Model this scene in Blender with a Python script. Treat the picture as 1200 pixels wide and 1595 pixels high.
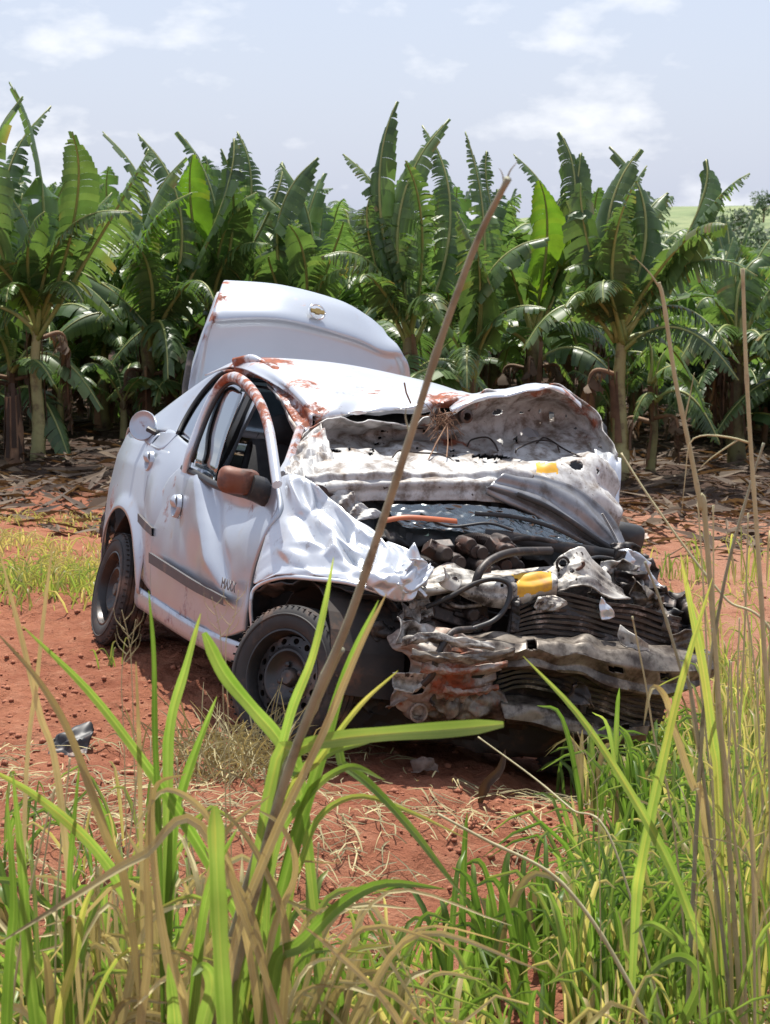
import bpy, math, random
import numpy as np
from mathutils import Vector, Matrix, noise

for o in list(bpy.data.objects):
    bpy.data.objects.remove(o)
scene = bpy.context.scene
COL = scene.collection

# ------------------------------------------------------------------ camera
F, HOR, CAMH = 3400.0, 350.0, 2.3          # focal length and horizon in photo pixels (1200 x 1595)
TILT = math.atan((797.5 - HOR) / F)
cam_d = bpy.data.cameras.new('camera')
cam_d.sensor_fit = 'VERTICAL'
cam_d.sensor_height = 36.0
cam_d.lens = 36.0 * F / 1595.0
cam_d.clip_start = 0.05
cam_d.clip_end = 4000
cam_d.dof.use_dof = True
cam_d.dof.focus_distance = 9.2
cam_d.dof.aperture_fstop = 11.0
cam = bpy.data.objects.new('camera', cam_d)
COL.objects.link(cam)
cam.location = (0, 0, CAMH)
cam.rotation_euler = (math.pi / 2 - TILT, 0, 0)
scene.camera = cam
scene.render.resolution_x, scene.render.resolution_y = 770, 1024

# ------------------------------------------------------------------ light
SUN_EL, SUN_AZ = math.radians(68), math.radians(-4)     # azimuth clockwise from +Y (away from the camera)
world = bpy.data.worlds.new('World')
scene.world = world
world.use_nodes = True
nt = world.node_tree
nt.nodes.clear()
def wn(t, **k):
    n = nt.nodes.new(t)
    for a, b in k.items():
        setattr(n, a, b)
    return n
w_out = wn('ShaderNodeOutputWorld')
w_bg = wn('ShaderNodeBackground')
w_sky = wn('ShaderNodeTexSky', sky_type='NISHITA', sun_disc=False)
w_sky.sun_elevation = SUN_EL
w_sky.sun_rotation = SUN_AZ
w_sky.air_density = 1.0
w_sky.dust_density = 2.0
w_tc = wn('ShaderNodeTexCoord')
w_map = wn('ShaderNodeMapping')
w_map.inputs['Scale'].default_value = (1.0, 1.0, 2.2)
w_n1 = wn('ShaderNodeTexNoise')
w_n1.inputs['Scale'].default_value = 15.0
w_n1.inputs['Detail'].default_value = 9
w_n1.inputs['Roughness'].default_value = 0.55
w_r1 = wn('ShaderNodeValToRGB')
w_r1.color_ramp.elements[0].position = 0.54
w_r1.color_ramp.elements[0].color = (0, 0, 0, 1)
w_r1.color_ramp.elements[1].position = 0.80
w_r1.color_ramp.elements[1].color = (1, 1, 1, 1)
w_haze = wn('ShaderNodeMixRGB')            # thin white veil of high cloud over the blue
w_haze.inputs['Fac'].default_value = 0.58
w_haze.inputs['Color2'].default_value = (10.4, 11.5, 14.4, 1)
w_mix = wn('ShaderNodeMixRGB')
w_mix.inputs['Color2'].default_value = (13.6, 13.7, 13.9, 1)
L = nt.links.new
L(w_tc.outputs['Generated'], w_map.inputs['Vector'])
L(w_map.outputs['Vector'], w_n1.inputs['Vector'])
L(w_n1.outputs['Fac'], w_r1.inputs['Fac'])
L(w_sky.outputs['Color'], w_haze.inputs['Color1'])
L(w_haze.outputs['Color'], w_mix.inputs['Color1'])
L(w_r1.outputs['Color'], w_mix.inputs['Fac'])
L(w_mix.outputs['Color'], w_bg.inputs['Color'])
w_bg.inputs['Strength'].default_value = 0.06
L(w_bg.outputs['Background'], w_out.inputs['Surface'])

sun_d = bpy.data.lights.new('sun', 'SUN')
sun_d.energy = 5.0
sun_d.angle = math.radians(0.6)
sun_d.color = (1.0, 0.955, 0.88)
sun = bpy.data.objects.new('sun', sun_d)
COL.objects.link(sun)
sdir = Vector((math.sin(SUN_AZ) * math.cos(SUN_EL), math.cos(SUN_AZ) * math.cos(SUN_EL), math.sin(SUN_EL)))
sun.rotation_euler = (-sdir).to_track_quat('-Z', 'Y').to_euler()
sun.location = (0, 0, 30)

vs = scene.view_settings
vs.view_transform = 'Standard'
vs.look = 'None'
vs.exposure = 0.55
vs.gamma = 1.0
vs.use_curve_mapping = False

# ------------------------------------------------------------------ helpers
RND = random.Random(7)
UP = Vector((0, 0, 1))
_fw = Vector((0, math.cos(TILT), -math.sin(TILT)))
_up = Vector((0, math.sin(TILT), math.cos(TILT)))
def raydir(px, py):
    return Vector(((px - 600) / F, 0, 0)) + _up * ((797.5 - py) / F) + _fw
def at(px, py, Y):
    """world point at depth Y seen at photo pixel px, py"""
    d = raydir(px, py)
    return Vector((0, 0, CAMH)) + d * (Y / d.y)
def sm(a, b, x):
    t = min(1, max(0, (x - a) / (b - a)))
    return t * t * (3 - 2 * t)
def lerp(a, b, t):
    return a + (b - a) * t

def tag(o, label=None, cat=None, group=None, kind=None):
    if label: o['label'] = label
    if cat: o['category'] = cat
    if group: o['group'] = group
    if kind: o['kind'] = kind
    return o
def empty(name, loc=(0, 0, 0), label=None, cat=None, group=None):
    o = bpy.data.objects.new(name, None)
    o.empty_display_size = 0.1
    COL.objects.link(o)
    o.location = loc
    return tag(o, label, cat, group)

class MB:
    """collects vertices and faces of ONE mesh"""
    def __init__(s):
        s.v, s.f, s.mi, s.st, s.cv = [], [], [], [], []
    def add(s, vs_, fs, mi=0, st=None, cv=None):
        b = len(s.v)
        s.v += [tuple(p) for p in vs_]
        s.f += [tuple(i + b for i in f) for f in fs]
        s.mi += [mi] * len(fs)
        s.st += st if st is not None else [0.0] * len(vs_)
        s.cv += cv if cv is not None else [0.5] * len(vs_)
        return b
    def grid(s, G, mi=0, st=None, skip=None, cv=None):
        nv, nu = len(G), len(G[0])
        vs_ = [p for r in G for p in r]
        fs = [(j*nu+i, j*nu+i+1, (j+1)*nu+i+1, (j+1)*nu+i) for j in range(nv-1) for i in range(nu-1)
              if not (skip and skip(i, j))]
        s.add(vs_, fs, mi, st, cv)
    def box(s, c, h, M=None, mi=0, taper=1.0):
        c = Vector(c)
        vs_ = []
        for z in (-1, 1):
            k = taper if z > 0 else 1
            for x, y in ((-1, -1), (1, -1), (1, 1), (-1, 1)):
                p = Vector((x*h[0]*k, y*h[1]*k, z*h[2]))
                vs_.append(c + (M @ p if M else p))
        s.add(vs_, [(3,2,1,0),(4,5,6,7),(0,1,5,4),(1,2,6,5),(2,3,7,6),(3,0,4,7)], mi)
    def tube(s, pts, rad, n=8, mi=0, cap=True, flat=1.0, st=None):
        pts = [Vector(p) for p in pts]
        m = len(pts)
        if not hasattr(rad, '__len__'):
            rad = [rad] * m
        vs_, sts = [], []
        ref = None
        for i, p in enumerate(pts):
            t = (pts[min(i+1, m-1)] - pts[max(i-1, 0)]).normalized()
            if ref is None:
                ref = Vector((0.13, 0.97, 0.2)) if abs(t.y) < .9 else Vector((1, 0, 0.1))
            a = (ref - t * ref.dot(t)).normalized()
            ref = a
            b = t.cross(a)
            for k in range(n):
                th = 2*math.pi*k/n
                vs_.append(p + (a*math.cos(th)*flat + b*math.sin(th)) * rad[i])
                sts.append(st[i] if st else 0.0)
        fs = [(i*n+k, i*n+(k+1) % n, (i+1)*n+(k+1) % n, (i+1)*n+k) for i in range(m-1) for k in range(n)]
        if cap:
            fs += [tuple(range(n-1, -1, -1)), tuple((m-1)*n+k for k in range(n))]
        s.add(vs_, fs, mi, sts)
    def lathe(s, prof, n=32, mi=0, axis='y', org=(0, 0, 0), closed=False):
        """prof: list of (radius, axial)"""
        org = Vector(org)
        vs_ = []
        for r, h in prof:
            for k in range(n):
                th = 2*math.pi*k/n
                c, d = r*math.cos(th), r*math.sin(th)
                vs_.append(org + (Vector((c, h, d)) if axis == 'y' else Vector((c, d, h)) if axis == 'z' else Vector((h, c, d))))
        m = len(prof)
        rng = range(m) if closed else range(m-1)
        fs = [(i*n+k, i*n+(k+1) % n, ((i+1) % m)*n+(k+1) % n, ((i+1) % m)*n+k) for i in rng for k in range(n)]
        s.add(vs_, fs, mi)
    def mesh(s, name, mats, smooth=None):
        me = bpy.data.meshes.new(name)
        me.from_pydata(s.v, [], s.f)
        for m in (mats if isinstance(mats, (list, tuple)) else [mats]):
            me.materials.append(m)
        me.polygons.foreach_set('material_index', s.mi)
        if any(s.st):
            a = me.attributes.new('stain', 'FLOAT', 'POINT')
            a.data.foreach_set('value', s.st)
        if any(c != 0.5 for c in s.cv):
            a = me.attributes.new('vary', 'FLOAT', 'POINT')
            a.data.foreach_set('value', s.cv)
        if smooth is not None:
            me.polygons.foreach_set('use_smooth', [True]*len(me.polygons))
            if smooth < 180:
                me.set_sharp_from_angle(angle=math.radians(smooth))
        me.update()
        return me
    def obj(s, name, mats, parent=None, smooth=None, solid=0, bevel=0):
        o = bpy.data.objects.new(name, s.mesh(name, mats, smooth))
        COL.objects.link(o)
        if parent:
            o.parent = parent
        if solid:
            m = o.modifiers.new('thickness', 'SOLIDIFY')
            m.thickness = solid
            m.offset = 0
        if bevel:
            m = o.modifiers.new('bevel', 'BEVEL')
            m.width = bevel
            m.segments = 2
            m.limit_method = 'ANGLE'
        return o

def cr(pts, t):
    """Catmull-Rom through pts at t in 0..1"""
    n = len(pts) - 1
    x = t * n
    i = min(int(x), n-1)
    u = x - i
    p1, p2 = pts[i], pts[i+1]
    p0 = pts[i-1] if i > 0 else p1*2 - p2
    p3 = pts[i+2] if i+2 <= n else p2*2 - p1
    return (p1*2 + (p2-p0)*u + (p0*2 - p1*5 + p2*4 - p3)*(u*u) + (p1*3 - p0 - p2*3 + p3)*(u*u*u)) * 0.5
def curve(pts, n):
    pts = [Vector(p) for p in pts]
    return [cr(pts, i/(n-1)) for i in range(n)]
def poly(pts, n):
    out = []
    for k in range(n):
        x = k/(n-1)*(len(pts)-1)
        i = min(int(x), len(pts)-2)
        out.append(pts[i].lerp(pts[i+1], x-i))
    return out
def loft(rows, nu, nv, sharp=False):
    R_ = [curve(r, nu) for r in rows]
    cols = [(poly if sharp else curve)([r[i] for r in R_], nv) for i in range(nu)]
    return [[cols[i][j] for i in range(nu)] for j in range(nv)]
def gnormals(G):
    nv, nu = len(G), len(G[0])
    N = []
    for j in range(nv):
        r = []
        for i in range(nu):
            a = G[j][min(i+1, nu-1)] - G[j][max(i-1, 0)]
            b = G[min(j+1, nv-1)][i] - G[max(j-1, 0)][i]
            n = a.cross(b)
            r.append(n.normalized() if n.length > 1e-9 else Vector((0, 0, 1)))
        N.append(r)
    return N
def tri(x):
    return math.asin(.9985*math.sin(2*math.pi*x))*(2/math.pi)
class Crumple:
    """continuous piecewise-flat folds, like creased sheet metal"""
    def __init__(s, amp, freq, seed, k=5):
        r = random.Random(seed)
        s.w = []
        for i in range(k):
            d = Vector((r.gauss(0, 1), r.gauss(0, 1), r.gauss(0, 1))).normalized()
            s.w.append((d, freq*r.uniform(.5, 1.7)*(1.35**i), r.random(), amp*(0.72**i)*r.uniform(.7, 1.2)))
        s.off = Vector((r.random()*9, r.random()*9, r.random()*9))
        s.fr = freq
    def __call__(s, p):
        q = p + noise.noise_vector(p*s.fr*0.55 + s.off) * (0.22/s.fr)
        return sum(a*tri(q.dot(d)*f + ph) for d, f, ph, a in s.w)

# ------------------------------------------------------------------ materials
def newmat(name):
    m = bpy.data.materials.new(name)
    m.use_nodes = True
    m.node_tree.nodes.clear()
    return m, m.node_tree
def pm(name, c1, c2=None, scale=6, rough=.5, metal=0.0, bump=0.0, bscale=40, stain=None, dirt=None, dirt_amt=.5, dscale=7,
       coat=0.0, spec=.5, detail=6, rough2=None, thr=(.36, .72), obj_rand=0.0, vary=0.0, specks=None, sp_thr=.68, sp_scale=45):
    m, t = newmat(name)
    N = t.nodes.new
    l = t.links.new
    out = N('ShaderNodeOutputMaterial'); b = N('ShaderNodeBsdfPrincipled')
    l(b.outputs[0], out.inputs['Surface'])
    tc = N('ShaderNodeTexCoord')
    def nz(sc, det=detail, rg=.6):
        n = N('ShaderNodeTexNoise'); n.inputs['Scale'].default_value = sc; n.inputs['Detail'].default_value = det
        n.inputs['Roughness'].default_value = rg
        l(tc.outputs['Object'], n.inputs['Vector']); return n
    def ramp(src, a, bb):
        r = N('ShaderNodeMapRange'); r.interpolation_type = 'SMOOTHSTEP'
        r.inputs['From Min'].default_value = a; r.inputs['From Max'].default_value = bb
        l(src, r.inputs['Value']); return r.outputs[0]
    def mix(f, a, c):
        x = N('ShaderNodeMix'); x.data_type = 'RGBA'
        for s_, v in ((0, f), (6, a), (7, c)):
            if isinstance(v, (int, float)): x.inputs[s_].default_value = v
            elif isinstance(v, tuple): x.inputs[s_].default_value = (*v, 1)
            else: l(v, x.inputs[s_])
        return x.outputs[2]
    n0 = nz(scale)
    col = mix(ramp(n0.outputs[0], .3, .7), c1, c2 or c1)
    rg = None
    if dirt:
        nd = nz(dscale, 9, .68)
        f = ramp(nd.outputs[0], .62-dirt_amt*.3, .80-dirt_amt*.2)
        col = mix(f, col, dirt)
        rg = f
    if specks:
        nsx = nz(sp_scale, 2, .5)
        fs = ramp(nsx.outputs[0], sp_thr, sp_thr+.03)
        col = mix(fs, col, specks)
    if stain:
        a = N('ShaderNodeAttribute'); a.attribute_name = 'stain'
        ns = nz(19, 10, .72)
        ad = N('ShaderNodeMath'); ad.operation = 'MULTIPLY_ADD'
        l(ns.outputs[0], ad.inputs[0]); ad.inputs[1].default_value = 1.5
        sb = N('ShaderNodeMath'); sb.operation = 'SUBTRACT'; l(a.outputs['Fac'], sb.inputs[0]); sb.inputs[1].default_value = .75
        l(sb.outputs[0], ad.inputs[2])
        f2 = ramp(ad.outputs[0], thr[0], thr[1])
        n3 = nz(30, 6, .6)
        sc_ = mix(ramp(n3.outputs[0], .35, .65), stain, tuple(x*.5 for x in stain))
        col = mix(f2, col, sc_)
        mm = N('ShaderNodeMath'); mm.operation = 'MULTIPLY_ADD'
        l(f2, mm.inputs[0]); mm.inputs[1].default_value = .88 - rough; mm.inputs[2].default_value = rough
        l(mm.outputs[0], b.inputs['Roughness'])
        mt = N('ShaderNodeMath'); mt.operation = 'MULTIPLY_ADD'
        l(f2, mt.inputs[0]); mt.inputs[1].default_value = -metal; mt.inputs[2].default_value = metal
        l(mt.outputs[0], b.inputs['Metallic'])
        if coat:
            ct = N('ShaderNodeMath'); ct.operation = 'MULTIPLY_ADD'
            l(f2, ct.inputs[0]); ct.inputs[1].default_value = -coat; ct.inputs[2].default_value = coat
            l(ct.outputs[0], b.inputs['Coat Weight'])
    else:
        b.inputs['Roughness'].default_value = rough
        b.inputs['Metallic'].default_value = metal
        b.inputs['Coat Weight'].default_value = coat
        if rough2 is not None:
            rr = N('ShaderNodeMapRange'); l(nz(scale*2.3).outputs[0], rr.inputs['Value'])
            rr.inputs['From Min'].default_value = .3; rr.inputs['From Max'].default_value = .7
            rr.inputs['To Min'].default_value = rough; rr.inputs['To Max'].default_value = rough2
            l(rr.outputs[0], b.inputs['Roughness'])
    if obj_rand or vary:
        h = N('ShaderNodeHueSaturation')
        if obj_rand:
            oi = N('ShaderNodeObjectInfo'); sr = oi.outputs['Random']
        else:
            oi = N('ShaderNodeAttribute'); oi.attribute_name = 'vary'; sr = oi.outputs['Fac']
        mr = N('ShaderNodeMapRange'); l(sr, mr.inputs['Value'])
        k = obj_rand or vary
        mr.inputs['To Min'].default_value = 1-k; mr.inputs['To Max'].default_value = 1+k
        l(mr.outputs[0], h.inputs['Value']); l(col, h.inputs['Color']); col = h.outputs[0]
    l(col, b.inputs['Base Color'])
    b.inputs['Coat Roughness'].default_value = .08
    b.inputs['Specular IOR Level'].default_value = spec
    if bump:
        bp = N('ShaderNodeBump'); bp.inputs['Strength'].default_value = bump; bp.inputs['Distance'].default_value = .004
        l(nz(bscale, 8, .65).outputs[0], bp.inputs['Height']); l(bp.outputs[0], b.inputs['Normal'])
    return m
def leafmat(name, stops, trans=.32, rough=.42, tcol=(1.0, 1.15, .35), orand=.18, bump=.25, bscale=(6, 60, 6)):
    """stops: colours along the per-vertex 'vary' value"""
    m, t = newmat(name)
    N = t.nodes.new; l = t.links.new
    out = N('ShaderNodeOutputMaterial'); b = N('ShaderNodeBsdfPrincipled'); tr = N('ShaderNodeBsdfTranslucent'); mx = N('ShaderNodeMixShader')
    a = N('ShaderNodeAttribute'); a.attribute_name = 'vary'
    r = N('ShaderNodeValToRGB')
    while len(r.color_ramp.elements) < len(stops): r.color_ramp.elements.new(.5)
    for e, (p, c) in zip(r.color_ramp.elements, stops):
        e.position = p; e.color = (*c, 1)
    l(a.outputs['Fac'], r.inputs['Fac'])
    oi = N('ShaderNodeObjectInfo'); mr = N('ShaderNodeMapRange'); l(oi.outputs['Random'], mr.inputs['Value'])
    mr.inputs['To Min'].default_value = 1-orand; mr.inputs['To Max'].default_value = 1+orand
    nz = N('ShaderNodeTexNoise'); nz.inputs['Scale'].default_value = 5; nz.inputs['Detail'].default_value = 5
    tc = N('ShaderNodeTexCoord'); l(tc.outputs['Object'], nz.inputs['Vector'])
    m2 = N('ShaderNodeMapRange'); l(nz.outputs[0], m2.inputs['Value']); m2.inputs['From Min'].default_value = .3; m2.inputs['From Max'].default_value = .7
    m2.inputs['To Min'].default_value = .75; m2.inputs['To Max'].default_value = 1.25
    mu = N('ShaderNodeMath'); mu.operation = 'MULTIPLY'; l(mr.outputs[0], mu.inputs[0]); l(m2.outputs[0], mu.inputs[1])
    h = N('ShaderNodeHueSaturation'); l(r.outputs[0], h.inputs['Color']); l(mu.outputs[0], h.inputs['Value'])
    l(h.outputs[0], b.inputs['Base Color'])
    tm = N('ShaderNodeMix'); tm.data_type = 'RGBA'; tm.blend_type = 'MULTIPLY'; tm.inputs[0].default_value = 1
    l(h.outputs[0], tm.inputs[6]); tm.inputs[7].default_value = (*[c*1.6 for c in tcol], 1)
    l(tm.outputs[2], tr.inputs['Color'])
    b.inputs['Roughness'].default_value = rough
    b.inputs['Specular IOR Level'].default_value = .5
    mx.inputs[0].default_value = trans
    l(b.outputs[0], mx.inputs[1]); l(tr.outputs[0], mx.inputs[2]); l(mx.outputs[0], out.inputs['Surface'])
    return m

MUD = (.30, .085, .038)
M = {}
M['paint'] = pm('silver_paint', (.46, .50, .555), (.43, .47, .525), 3, rough=.36, metal=.5, coat=.25, stain=MUD, dirt=(.42, .33, .28), dirt_amt=.12, dscale=5)
M['paint_crush'] = pm('silver_paint_crushed', (.64, .67, .71), (.56, .59, .63), 5, rough=.30, metal=.5, coat=.15, stain=MUD, dirt=(.20, .15, .12), dirt_amt=.16, dscale=14, bump=.12, bscale=14)
M['primer'] = pm('inner_sheet_metal', (.58, .58, .57), (.44, .44, .43), 7, rough=.55, metal=.1, stain=MUD, dirt=(.15, .115, .09), dirt_amt=.72, dscale=11, bump=.12, bscale=30, specks=(.07, .05, .04), sp_thr=.70, sp_scale=38)
M['dirty_white'] = pm('scraped_white_metal', (.58, .57, .53), (.34, .30, .25), 8, rough=.5, metal=.2, stain=(.30, .13, .07), dirt=(.05, .038, .03), dirt_amt=.7, dscale=12, bump=.2, bscale=26, specks=(.05, .035, .03), sp_thr=.66, sp_scale=30)
M['beam'] = pm('bumper_beam_metal', (.27, .24, .20), (.15, .12, .095), 7, rough=.45, metal=.4, stain=(.33, .11, .05), dirt=(.045, .033, .025), dirt_amt=.8, dscale=13, bump=.2, bscale=30)
M['rusty'] = pm('rust_smeared_metal', (.44, .41, .37), (.22, .14, .10), 9, rough=.55, metal=.25, stain=(.33, .09, .04), dirt=(.08, .045, .03), dirt_amt=.6, dscale=8, bump=.25, bscale=28)
M['black_plastic'] = pm('black_plastic', (.018, .018, .019), (.03, .029, .028), 9, rough=.42, dirt=(.09, .06, .045), dirt_amt=.35, rough2=.6)
M['black_metal'] = pm('black_grimy_metal', (.022, .02, .019), (.045, .035, .03), 10, rough=.5, metal=.3, dirt=(.16, .12, .1), dirt_amt=.45, dscale=16, bump=.2, bscale=40)
M['engine'] = pm('engine_cast_metal', (.07, .055, .047), (.03, .022, .02), 14, rough=.55, metal=.4, dirt=(.14, .06, .035), dirt_amt=.5, bump=.3, bscale=50)
M['fin'] = pm('radiator_fin_metal', (.030, .028, .027), (.07, .065, .06), 12, rough=.4, metal=.5, dirt=(.45, .42, .40), dirt_amt=.24, dscale=10)
M['moulding'] = pm('grey_door_moulding', (.075, .072, .075), None, 5, rough=.55, dirt=(.2, .14, .11), dirt_amt=.3)
M['rubber'] = pm('tyre_rubber', (.022, .021, .021), (.035, .032, .03), 8, rough=.72, dirt=(.17, .10, .065), dirt_amt=.5, dscale=6, bump=.08, bscale=60)
M['seal'] = pm('window_seal_rubber', (.012, .012, .013), None, 5, rough=.5)
M['steel_rim'] = pm('black_steel_rim', (.035, .034, .035), (.06, .056, .055), 8, rough=.38, metal=.5, dirt=(.16, .10, .07), dirt_amt=.4, dscale=9)
M['chrome'] = pm('chrome', (.75, .75, .74), None, 5, rough=.15, metal=1.0)
M['gold'] = pm('gold_emblem', (.42, .29, .11), None, 5, rough=.28, metal=.8)
M['yellow'] = pm('yellow_sticker', (.66, .36, .012), (.58, .29, .015), 20, rough=.5, dirt=(.45, .2, .04), dirt_amt=.35, dscale=20)
M['seat'] = pm('dark_seat_fabric', (.028, .028, .031), (.04, .04, .042), 30, rough=.9, bump=.2, bscale=120)
M['under'] = pm('dark_underbody', (.02, .018, .017), (.04, .03, .025), 6, rough=.8, dirt=(.12, .06, .035), dirt_amt=.4)
M['brown_mirror'] = pm('rusty_mirror_shell', (.16, .052, .026), (.22, .09, .055), 12, rough=.6, dirt=(.03, .025, .024), dirt_amt=.6, dscale=6, bump=.15, bscale=60)
M['clod'] = pm('soil_clod', (.37, .150, .084), (.275, .098, .055), 4, rough=.95, bump=.5, bscale=40)
M['blackplast2'] = pm('scuffed_black_plastic', (.018, .018, .02), (.04, .04, .043), 12, rough=.5, dirt=(.25, .12, .07), dirt_amt=.35)

def glassmat(name, tint, alpha, rough=.03):
    m, t = newmat(name)
    N = t.nodes.new; l = t.links.new
    out = N('ShaderNodeOutputMaterial'); g = N('ShaderNodeBsdfGlossy'); tr = N('ShaderNodeBsdfTransparent'); mx = N('ShaderNodeMixShader')
    fr = N('ShaderNodeFresnel'); fr.inputs['IOR'].default_value = 1.55
    ad = N('ShaderNodeMath'); ad.operation = 'ADD'; l(fr.outputs[0], ad.inputs[0]); ad.inputs[1].default_value = alpha
    g.inputs['Roughness'].default_value = rough; g.inputs['Color'].default_value = (.9, .93, .95, 1)
    tr.inputs['Color'].default_value = (*tint, 1)
    l(ad.outputs[0], mx.inputs[0]); l(tr.outputs[0], mx.inputs[1]); l(g.outputs[0], mx.inputs[2]); l(mx.outputs[0], out.inputs['Surface'])
    return m
M['glass'] = glassmat('window_glass', (.36, .41, .43), .36)
M['shatter'] = glassmat('shattered_glass', (.45, .55, .55), .16, .25)

# ------------------------------------------------------------------ terrain
CAR_T = Vector((-.227, 9.65, .135))
CAR_E = (math.radians(-11.02), math.radians(-.39), math.radians(-67.74))
CAR_M = Matrix.Translation(CAR_T) @ (Matrix.Rotation(CAR_E[2], 4, 'Z') @ Matrix.Rotation(CAR_E[1], 4, 'Y') @ Matrix.Rotation(CAR_E[0], 4, 'X'))
CAR_I = CAR_M.inverted()
_cf = Vector((math.cos(CAR_E[2]), math.sin(CAR_E[2])))
_cl = Vector((-_cf.y, _cf.x))
def gz(x, y, fine=True):
    dx, dy = x - CAR_T.x, y - CAR_T.y
    s = dx*_cl.x + dy*_cl.y
    q = dx*_cf.x + dy*_cf.y
    bank = .29*(1 - sm(-.55, .95, s))
    near = sm(3.2, 1.9, q) * sm(-9, -4, q)
    z = bank*near + .10*(1-near)*(1-sm(-3, 3, x))
    z += -.12*sm(1.0, 5.0, x)*sm(11, 18, y)
    # hollow pressed under the wreck's low side, pushed-up soil in front of it
    z -= .07*math.exp(-((s-.75)/.6)**2 - ((q-.2)/1.7)**2)
    z += .10*math.exp(-((x-.70)/.28)**2 - ((y-7.45)/.32)**2)
    z += .05*math.exp(-((x+.2)/.5)**2 - ((y-7.1)/.3)**2)
    # verge rising towards the road where the camera stands
    z += .15*max(0, 6.2 - y)
    if y > 60:
        z -= .0
    z += .05*noise.noise(Vector((x*.55, y*.55, 0)))
    if fine:
        z += .034*noise.noise(Vector((x*2.3, y*2.3, 3.1))) + .024*noise.noise(Vector((x*6.0, y*6.5, 7.7)))
        cr_ = noise.noise(Vector((x*13, y*13, 1.7)))
        z += .026*cr_*abs(cr_)*2 + .010*noise.noise(Vector((x*25, y*25, 2)))
        # tyre ruts curving out behind the wreck
        for ru in (-1.55, -1.15):
            dd = s - ru + .12*math.sin(q*.7)
            z -= .022*math.exp(-(dd/.09)**2)*sm(2.5, .5, q)
    return z

def build_ground():
    def axis(segs):
        out = []
        for a, b, st in segs:
            n = max(1, int(round((b-a)/st)))
            out += [a + (b-a)*i/n for i in range(n)]
        return out + [segs[-1][1]]
    xs = axis([(-600, -60, 60), (-60, -12, 6), (-12, -4, .8), (-4, -2.4, .09), (-2.4, 2.0, .022), (2.0, 4, .09), (4, 12, .8), (12, 60, 6), (60, 600, 60)])
    ys = axis([(-30, 0, 5), (0, 4, .4), (4, 6, .08), (6, 10.5, .022), (10.5, 12.5, .04), (12.5, 17, .07), (17, 24, .25), (24, 60, 3), (60, 300, 30), (300, 1500, 150)])
    mb = MB()
    G = [[Vector((x, y, gz(x, y, 3.5 < y < 24 and abs(x) < 5))) for x in xs] for y in ys]
    mb.grid(G)
    m, t = newmat('red_laterite_soil')
    N = t.nodes.new; l = t.links.new
    out = N('ShaderNodeOutputMaterial'); b = N('ShaderNodeBsdfPrincipled'); l(b.outputs[0], out.inputs[0])
    tc = N('ShaderNodeTexCoord')
    def nz(sc, det=8, rg=.62):
        n = N('ShaderNodeTexNoise'); n.inputs['Scale'].default_value = sc; n.inputs['Detail'].default_value = det; n.inputs['Roughness'].default_value = rg
        l(tc.outputs['Object'], n.inputs['Vector']); return n.outputs[0]
    def rp(s, a, c):
        r = N('ShaderNodeMapRange'); r.interpolation_type = 'SMOOTHSTEP'; r.inputs['From Min'].default_value = a; r.inputs['From Max'].default_value = c
        l(s, r.inputs['Value']); return r.outputs[0]
    def mix(f, a, c):
        x = N('ShaderNodeMix'); x.data_type = 'RGBA'
        for s_, v in ((0, f), (6, a), (7, c)):
            if isinstance(v, tuple): x.inputs[s_].default_value = (*v, 1)
            elif isinstance(v, float): x.inputs[s_].default_value = v
            else: l(v, x.inputs[s_])
        return x.outputs[2]
    c = mix(rp(nz(1.3), .32, .68), (.37, .150, .084), (.275, .098, .055))
    c = mix(rp(nz(9), .45, .75), c, (.40, .185, .11))
    c = mix(rp(nz(6, 9, .75), .52, .72), c, (.17, .052, .028))
    sp = N('ShaderNodeSeparateXYZ'); l(tc.outputs['Object'], sp.inputs[0])
    # paler, drier dust on the far right; leaf-mould brown, darkened as painted canopy shade, under the banana rows
    mr = rp(sp.outputs['X'], .6, 2.6)
    c2 = mix(mr, c, mix(rp(nz(3), .3, .7), (.40, .215, .14), (.32, .145, .088)))
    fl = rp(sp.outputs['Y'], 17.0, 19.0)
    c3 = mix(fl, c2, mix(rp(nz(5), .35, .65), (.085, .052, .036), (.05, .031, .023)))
    ha = rp(sp.outputs['Y'], 60., 90.)
    c4 = mix(ha, c3, (.10, .14, .04))
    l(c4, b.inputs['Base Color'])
    b.inputs['Roughness'].default_value = .95; b.inputs['Specular IOR Level'].default_value = .15
    bp = N('ShaderNodeBump'); bp.inputs['Strength'].default_value = 1.0; bp.inputs['Distance'].default_value = .045
    ad = N('ShaderNodeMath'); ad.operation = 'MULTIPLY_ADD'; l(nz(60, 6), ad.inputs[0]); ad.inputs[1].default_value = .35; l(nz(14, 9, .7), ad.inputs[2])
    l(ad.outputs[0], bp.inputs['Height']); l(bp.outputs[0], b.inputs['Normal'])
    return tag(mb.obj('ground', m, smooth=180), kind='structure')
build_ground()


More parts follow.
